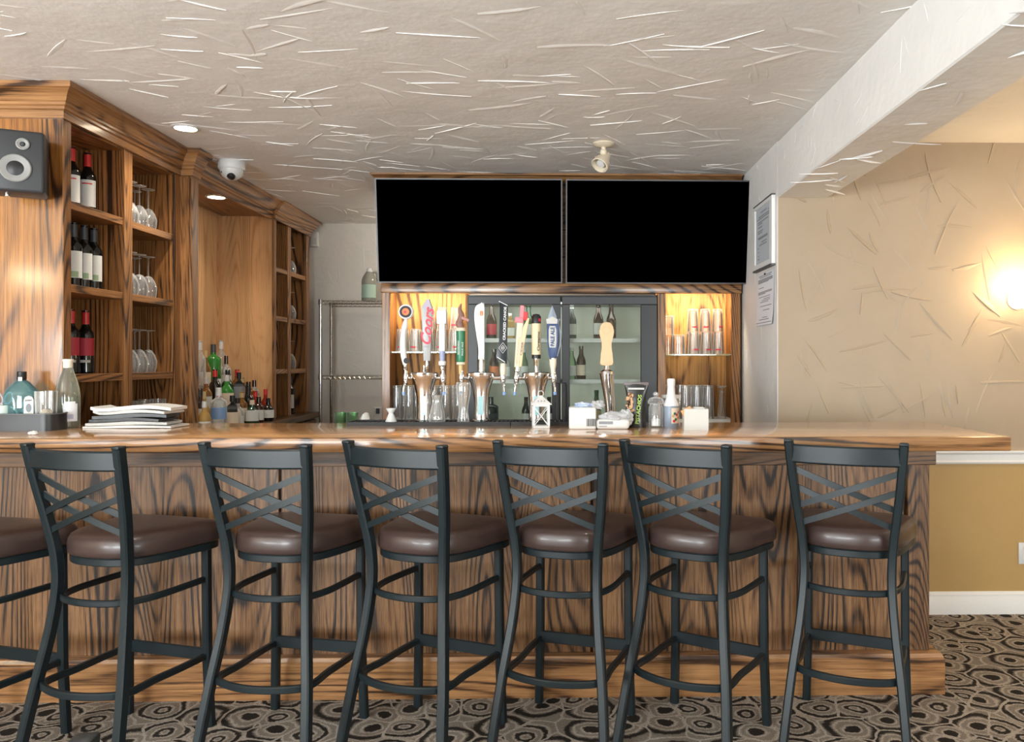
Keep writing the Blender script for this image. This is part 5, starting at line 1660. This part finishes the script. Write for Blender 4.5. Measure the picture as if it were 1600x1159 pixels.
WRAP = thin_glass('plastic_wrap', (0.92, 0.92, 0.92), 0.4, 0.5, (0.82, 0.83, 0.85))
obj('wrap', crumple(0.030, 0.035, 0.020, 3), WRAP, t, (0.062, 0.0, 0.080), smooth=20)
obj('wrap', crumple(0.062, 0.045, 0.026, 5), WRAP, t, (0.135, -0.005, 0.022), smooth=20)
obj('wrap', crumple(0.030, 0.035, 0.040, 9), WRAP, t, (0.182, 0.0, 0.006), smooth=20)
obj('wrap', crumple(0.040, 0.035, 0.014, 11), M('blue_white_wrap', (0.50, 0.58, 0.74), 0.4), t, (0.005, 0.0, 0.086), smooth=20)
bm = bmesh.new()
x = 0.015
for wd in (2, 1, 3, 1, 1, 2, 1, 3, 2, 1, 2):
    box(bm, x, -0.0512, 0.014, x + wd * 0.0011, -0.0503, 0.045)
    x += wd * 0.0011 + 0.0017
obj('barcode', bm, INK, t)
bm = bmesh.new()
box(bm, 0.066, -0.0492, 0.022, 0.125, -0.0482, 0.034)
box(bm, 0.066, -0.0492, 0.012, 0.10, -0.0482, 0.0155)
obj('printed_block', bm, INKG, t)

# pistachio bag
c = at(995, 668, Z=ZT)
t = thing('pistachio_bag', 'black and tan printed nut bag standing on the bar', 'snack bag', (c.x, c.y + 0.02, ZT), radians(-10))
bm = bmesh.new()
hb = 0.193
rings = []
for i in range(11):
    s = i / 10
    z = hb * s
    wdt = 0.044 + 0.010 * s - 0.010 * sin(pi * s)
    dep = 0.030 * (1 - s ** 1.6) + 0.0015
    if s < 0.1:
        dep *= 0.85
    rings.append([bm.verts.new((wdt * cos(a) * (1 if abs(cos(a)) > 0.1 else 1), dep * sin(a) * (1 + 0.10 * sin(9 * z * 20)), z)) for a in [2 * pi * k / 20 for k in range(20)]])
for A, B in zip(rings, rings[1:]):
    for k in range(20):
        bm.faces.new((A[k], A[(k + 1) % 20], B[(k + 1) % 20], B[k]))
bm.faces.new(list(reversed(rings[0])))
bm.faces.new(rings[-1])
obj('pouch', bm, M('bag_black', (0.014, 0.013, 0.011), 0.25), t)


def bag_y(x, z):
    s = z / hb
    wdt = 0.044 + 0.010 * s - 0.010 * sin(pi * s)
    dep = 0.030 * (1 - s ** 1.6) + 0.0015
    return -dep * sqrt(max(0.02, 1 - (x / wdt) ** 2)) * 1.12 - 0.002


random.seed(21)
bmA, bmB = bmesh.new(), bmesh.new()
for k in range(46):
    z = random.uniform(0.022, 0.150)
    x = -0.034 + random.uniform(-0.006, 0.022 - 0.05 * abs(z - 0.07))
    bmk = bmA if k % 3 else bmB
    r0 = random.uniform(0.006, 0.009)
    ang = random.uniform(0, pi)
    y = bag_y(x, z) - random.uniform(0, 0.0012)
    c0 = bmk.verts.new((x, y - 0.0015, z))
    rg = [bmk.verts.new((x + r0 * cos(a) * cos(ang) - r0 * 0.6 * sin(a) * sin(ang), y, z + r0 * cos(a) * sin(ang) + r0 * 0.6 * sin(a) * cos(ang))) for a in [2 * pi * q / 10 for q in range(10)]]
    for q in range(10):
        bmk.faces.new((c0, rg[q], rg[(q + 1) % 10]))
obj('printed_nuts', bmA, NUT, t)
obj('printed_nuts', bmB, NUTD, t)
text('lettering', 'PISTACHIOS', 0.02, LIME, t, (0.012, -0.0345, 0.080), (radians(78), radians(-84), 0), fit=(0.125, 0.017), bold=0.0004)
obj('printed_strip', BX(-0.035, -0.013, hb - 0.030, 0.035, -0.0115, hb - 0.022), PAPERG, t)
obj('seal', BX(-0.054, -0.003, hb - 0.012, 0.054, 0.003, hb + 0.002, 0.001), M('bag_seal', (0.08, 0.05, 0.045), 0.25), t)

# sugar jar
c = at(1026, 668, Z=ZT)
t = thing('sugar_jar', 'clear glass jar part filled with sugar, glass lid on top', 'jar', (c.x, c.y + 0.03, ZT))
obj('body', lathe([(0, 0), (0.030, 0), (0.031, 0.003), (0.031, 0.086), (0.026, 0.094), (0.026, 0.100), (0.024, 0.100), (0.024, 0.093), (0.0285, 0.085), (0.0285, 0.006), (0, 0.006)], 24), GLASS, t)
obj('sugar', lathe([(0, 0.0065), (0.028, 0.0065), (0.028, 0.026), (0.015, 0.036), (0, 0.038)], 20), SUGAR, t)
ld = obj('lid', lathe([(0.027, 0.100), (0.034, 0.102), (0.036, 0.112), (0.028, 0.124), (0.012, 0.130), (0, 0.130)], 22), STEMG, t)
obj('knob', lathe([(0.006, 0.130), (0.007, 0.134), (0.012, 0.140), (0.012, 0.146), (0.006, 0.151), (0, 0.152)], 14), STEMG, ld)
# sauce bottle
c = at(1050, 668, Z=ZT)
t = thing('sauce_bottle', 'squeeze bottle with tall white spout cap and blue grey body', 'bottle', (c.x, c.y + 0.03, ZT))
obj('body', lathe([(0, 0), (0.030, 0), (0.032, 0.004), (0.032, 0.088), (0.030, 0.094), (0, 0.094)], 24), GREYB, t)
obj('shoulder', lathe([(0.0325, 0.092), (0.033, 0.100), (0.028, 0.112), (0.021, 0.126), (0.018, 0.145), (0.016, 0.175), (0.0175, 0.182), (0.0175, 0.205), (0.015, 0.210), (0, 0.210)], 24), WPLAST, t)
obj('label', lathe([(0.0327, 0.018), (0.0327, 0.084)], 12, a0=radians(-95), a1=radians(-10)), PAPERC, t)
for k, (a, z, mt) in enumerate(((-75, 0.028, RED), (-60, 0.035, GREEN), (-50, 0.055, RED), (-35, 0.042, ORANGE), (-68, 0.060, GREEN), (-30, 0.065, RED), (-82, 0.050, GOLD))):
    obj('label_flower', lathe([(0, 0.0014), (0.006, 0.0006), (0.0065, 0), (0, 0)], 8), mt, t, (0.0327 * cos(radians(a)), 0.0327 * sin(radians(a)), z), (radians(90), 0, radians(a + 90)))
t = thing('white_tub', 'low white plastic tub hidden behind the sauce bottle', 'tub', (c.x + 0.012, c.y + 0.115, ZT))
obj('body', lathe([(0, 0), (0.034, 0), (0.037, 0.120), (0.041, 0.121), (0.041, 0.133), (0.036, 0.133), (0.034, 0.01), (0, 0.01)], 20), GLASS, t)
obj('lid_rim', lathe([(0.040, 0.122), (0.044, 0.122), (0.044, 0.136), (0, 0.138)], 20), WPLAST, t)
# sugar packet holder
c = at(1089, 672, Z=ZT)
t = thing('packet_holder', 'square white ceramic holder for sugar packets', 'holder', (c.x, c.y + 0.045, ZT), radians(-4))
bm = bmesh.new()
w, hh_, th_ = 0.050, 0.088, 0.004
box(bm, -w, -w, 0, w, w, 0.005)
box(bm, -w, -w, 0.005, w, -w + th_, hh_)
box(bm, -w, w - th_, 0.005, w, w, hh_)
box(bm, -w, -w + th_, 0.005, -w + th_, w - th_, hh_)
box(bm, w - th_, -w + th_, 0.005, w, w - th_, hh_)
obj('body', bm, M('holder_glaze', (0.56, 0.55, 0.51), 0.3), t)
hx, hy = c.x, c.y + 0.045
for k in range(9):
    mt = KRAFT if k < 3 else (WPLAST if k % 2 else M('packet_cream', (0.75, 0.66, 0.42), 0.7))
    o = obj('sugar_packet', BX(-0.022, -0.002, 0, 0.022, 0.002, 0.062, 0.001), mt, None, (hx + (-0.018 if k < 3 else 0.016) + random.uniform(-0.004, 0.004), hy - 0.036 + k * 0.009, ZT + 0.028 + (0.012 if k < 3 else random.uniform(-0.004, 0.003))), (radians(random.uniform(-4, 4)), radians((-28 if k < 3 else random.uniform(-7, 7))), 0))
    o.location.z = ZT + 0.034 if k < 3 else ZT + 0.030
    tag(o, 'brown kraft sugar packet leaning in the square white holder' if k < 3 else 'pale sugar packet standing in the square white holder', 'packet', 'brown sugar packets' if k < 3 else 'pale sugar packets')

# ------------------------------------------------------------------ on the bar top, left half
TX0, TX1, TY0, TY1 = -2.62, at(88, 660, Y=3.36).x, 3.335, 3.470
t = thing('black_caddy', 'black open caddy at the left end of the bar holding odds and ends', 'caddy', (0, 0, ZT))
bm = bmesh.new()
rr_ = 0.05


def rrect(x0, y0, x1, y1, r, n=5):
    P = []
    for cx, cy, a0 in ((x1 - r, y0 + r, -90), (x1 - r, y1 - r, 0), (x0 + r, y1 - r, 90), (x0 + r, y0 + r, 180)):
        for k in range(n + 1):
            a = radians(a0 + 90 * k / n)
            P.append((cx + r * cos(a), cy + r * sin(a)))
    return P


outer, inner = rrect(TX0, TY0, TX1, TY1, rr_), rrect(TX0 + 0.005, TY0 + 0.005, TX1 - 0.005, TY1 - 0.005, rr_ - 0.005)
hz = 0.068
L = [[bm.verts.new((x, y, z)) for x, y in P] for P, z in ((outer, 0), (outer, hz), (inner, hz), (inner, 0.006))]
n = len(outer)
for A, B in zip(L, L[1:]):
    for k in range(n):
        bm.faces.new((A[k], A[(k + 1) % n], B[(k + 1) % n], B[k]))
bm.faces.new(list(reversed(L[0])))
bm.faces.new(L[-1])
obj('bin', bm, BLACK, t)
obj('rim', sweep([(x, y, hz + 0.001) for x, y in outer], 0.006, 0.005, closed=True, rnd=0.001), SILVER, t)
ZI = ZT + 0.007
c = at(34, 620, Y=3.415)
t = thing('gin_bottle', 'pale blue glass bottle with black cap and arched white label', 'bottle', (c.x, 3.415, ZI), radians(12))
GINB = thin_glass('gin_glass_blue', (0.45, 0.70, 0.72), 0.4, 0.22, (0.22, 0.42, 0.45))
hgt = at(34, 581, Y=3.415).z - ZI
obj('body', lathe([(0, 0), (0.9, 0), (1, 0.01), (1, hgt * 0.60), (0.93, hgt * 0.66), (0.45, hgt * 0.82), (0.24, hgt * 0.86), (0.23, hgt * 0.95), (0, hgt * 0.95)], 24, sx=0.066, sy=0.038), GINB, t)
obj('cap', lathe([(0.016, hgt * 0.86), (0.0175, hgt * 0.87), (0.0175, hgt), (0.015, hgt + 0.002), (0, hgt + 0.002)], 16), BLACK, t)
obj('cap_seal', BX(-0.006, -0.0185, hgt * 0.84, 0.008, -0.0165, hgt * 0.91), WPLAST, t)
ol = [(-0.017, 0.02), (0.017, 0.02), (0.017, 0.118), (0.012, 0.130), (0, 0.135), (-0.012, 0.130), (-0.017, 0.118)]
lb = obj('label', prism(ol, -0.0350, -0.0335), PAPER, t, (0.030, 0, 0), (0, 0, radians(14)))
obj('label_oval', prism([(0.010 * cos(a), 0.085 + 0.018 * sin(a)) for a in [2 * pi * i / 14 for i in range(14)]], -0.0362, -0.0352), INKG, lb)
text('lettering', 'BOMBAY', 0.01, INK, lb, (0, -0.0356, 0.116), FR, fit=(0.024, 0.006))
obj('label_foot', prism([(-0.011, 0.050), (0.011, 0.050), (0.011, 0.057), (-0.011, 0.057)], -0.0362, -0.0352), INKG, lb)
c = at(72, 620, Y=3.405)
t = thing('tip_glass', 'clear straight tumbler with pale scraps in the bottom', 'glass', (c.x, 3.405, ZI))
gh = at(72, 611, Y=3.405).z - ZI
obj('body', tumbler_bm(gh, 0.037, 0.041, False, 22), GLASS, t)
obj('scraps', crumple(0.030, 0.030, 0.030, 17), PAPERC, t, (0, 0, 0.020), smooth=15)
c = at(8, 640, Y=3.385)
t = thing('coffee_mug', 'pale mint mug with round handle in the black caddy', 'mug', (c.x - 0.02, 3.392, ZI))
MINT = M('mint_glaze', (0.62, 0.72, 0.66), 0.3)
mh = at(8, 633, Y=3.385).z - ZI
obj('body', lathe([(0, 0), (0.036, 0), (0.038, 0.004), (0.039, mh), (0.036, mh), (0.035, 0.008), (0, 0.008)], 24), MINT, t)
obj('handle', sweep([(0.036 + 0.030 * sin(a), 0, mh - 0.036 + 0.028 * cos(a)) for a in [pi * i / 12 for i in range(13)]], 0.009, 0.012, up=(0, 1, 0), round_=8), MINT, t)
t = thing('scissors', 'scissors with pale blue looped handles standing in the mug', 'scissors', (c.x - 0.022, 3.392, ZI + 0.012), radians(0))
PBL = M('scissor_handle', (0.50, 0.62, 0.72), 0.35)
z0 = at(14, 622, Y=3.385).z - ZI - 0.012
for sx, mt in ((-1, M('scissor_handle_grey', (0.42, 0.38, 0.42), 0.35)), (1, PBL)):
    obj('handle', sweep([(0.012 + sx * 0.020 + 0.017 * cos(a) * 0.85 + 0.006 * sin(a) * sx, 0, z0 + 0.024 * sin(a)) for a in [2 * pi * i / 18 for i in range(18)]], 0.007, 0.008, up=(0, 1, 0), closed=True, round_=8), mt, t)
    obj('blade', prism([(sx * 0.010 + 0.012, z0 - 0.024), (sx * 0.002 + 0.012, z0 - 0.024), (-sx * 0.006 + 0.004, 0.004), (-sx * 0.002 + 0.004, 0.004)], -0.001 + sx * 0.0012, 0.001 + sx * 0.0012), CHROME, t)
# clear bottle
c = at(107, 668, Z=ZT)
hgt = at(107, 561, Y=c.y + 0.03).z - ZT
t = thing('glass_water_bottle', 'clear swing bottle shape with cream cap and white arched label', 'bottle', (c.x + 0.004, c.y - 0.01, ZT))
t['label'] = 'tall clear glass bottle with cream cap and white label beside the caddy'
obj('body', lathe([(0, 0), (0.043, 0), (0.046, 0.005), (0.046, hgt * 0.47), (0.043, hgt * 0.56), (0.034, hgt * 0.70), (0.022, hgt * 0.82), (0.017, hgt * 0.89), (0.017, hgt * 0.97), (0, hgt * 0.97)], 26), thin_glass('bottle_greenish', (0.90, 0.95, 0.88), 0.5, 0.12, (0.68, 0.72, 0.62)), t)
obj('liquid', lathe([(0, 0.008), (0.043, 0.008), (0.043, hgt * 0.45), (0, hgt * 0.45)], 24), thin_glass('liquid_pale', (0.86, 0.90, 0.82), 0.1, 0.12, (0.62, 0.66, 0.58)), t)
obj('cap', lathe([(0.0175, hgt * 0.87), (0.0185, hgt * 0.885), (0.0185, hgt * 0.96), (0.021, hgt * 0.965), (0.021, hgt), (0, hgt)], 18), M('cap_cream', (0.74, 0.68, 0.58), 0.45), t)
obj('label', lathe([(0.0465, 0.030), (0.0465, 0.105)], 14, a0=radians(-82), a1=radians(-12)), M('bottle_label_white', (0.74, 0.76, 0.80), 0.6), t)
obj('label', lathe([(0.0465, 0.030), (0.0465, 0.105)], 10, a0=radians(-178), a1=radians(-125)), PAPERC, t)
obj('label_arch', lathe([(0.0465, 0.105), (0.0466, 0.114)], 8, a0=radians(-70), a1=radians(-24)), M('bottle_label_top', (0.74, 0.76, 0.80), 0.6), t)
obj('label_print', lathe([(0.0470, 0.040), (0.0470, 0.060)], 8, a0=radians(-62), a1=radians(-34)), M('label_lilac', (0.45, 0.47, 0.62), 0.6), t)
# crumpled paper scrap
c = at(49, 680, Z=ZT)
tag(obj('paper_scrap', crumple(0.017, 0.012, 0.008, 4), WPLAST, None, (c.x, c.y + 0.01, ZT), smooth=20), 'tiny crumpled white paper scrap on the bar edge', 'paper')
# newspapers
random.seed(5)
c = at(195, 670, Z=ZT)
cx, cy = c.x, c.y + 0.10
NP = [(0.185, 0.085, 0.007, PAPER, 'folded white newspaper at the bottom of the stack', 0.000, 0),
      (0.165, 0.082, 0.010, PAPERG, 'grey printed newspaper second from the bottom of the stack', -0.010, 4),
      (0.150, 0.080, 0.010, DGREY, 'dark folded menu in the lower middle of the newspaper stack', -0.012, -3),
      (0.150, 0.078, 0.012, DGREY, 'dark covered magazine in the middle of the newspaper stack', 0.000, 5),
      (0.155, 0.080, 0.010, PAPERG, 'grey newspaper under the top sheet of the stack', 0.010, -4),
      (0.165, 0.082, 0.012, PAPER, 'white folded newspaper lying on top of the stack', 0.012, 2)]
z = ZT + 0.0008
for ni, (hw_, hd_, th_, mt, lab, dx, rot) in enumerate(NP):
    bm = bmesh.new()
    nx = 12
    ph = random.uniform(0, 6)
    A = []
    for i in range(nx + 1):
        u = -1 + 2 * i / nx
        bend = 0.0011 * (ni + 1) * (1 + sin(2.6 * u + 0.6)) + (0.018 * max(0, -u - 0.75) ** 2 * 8 * (ni > 3)) - 0.004 * max(0, u - 0.5) * (ni > 4)
        A.append([bm.verts.new((u * hw_, sy * hd_, bend + dz + (0.004 * (1 - abs(u)) if dz else 0))) for sy, dz in ((-1, 0), (-1, th_), (1, th_), (1, 0))])
    for P, Q in zip(A, A[1:]):
        for j in range(4):
            bm.faces.new((P[j], P[(j + 1) % 4], Q[(j + 1) % 4], Q[j]))
    bm.faces.new(A[0])
    bm.faces.new(list(reversed(A[-1])))
    o = obj('newspaper', bm, mt, None, (cx + dx, cy, z), (0, 0, radians(rot)), smooth=30)
    tag(o, lab, 'newspaper', 'stack of newspapers on the bar')
    z += th_ + 0.0042
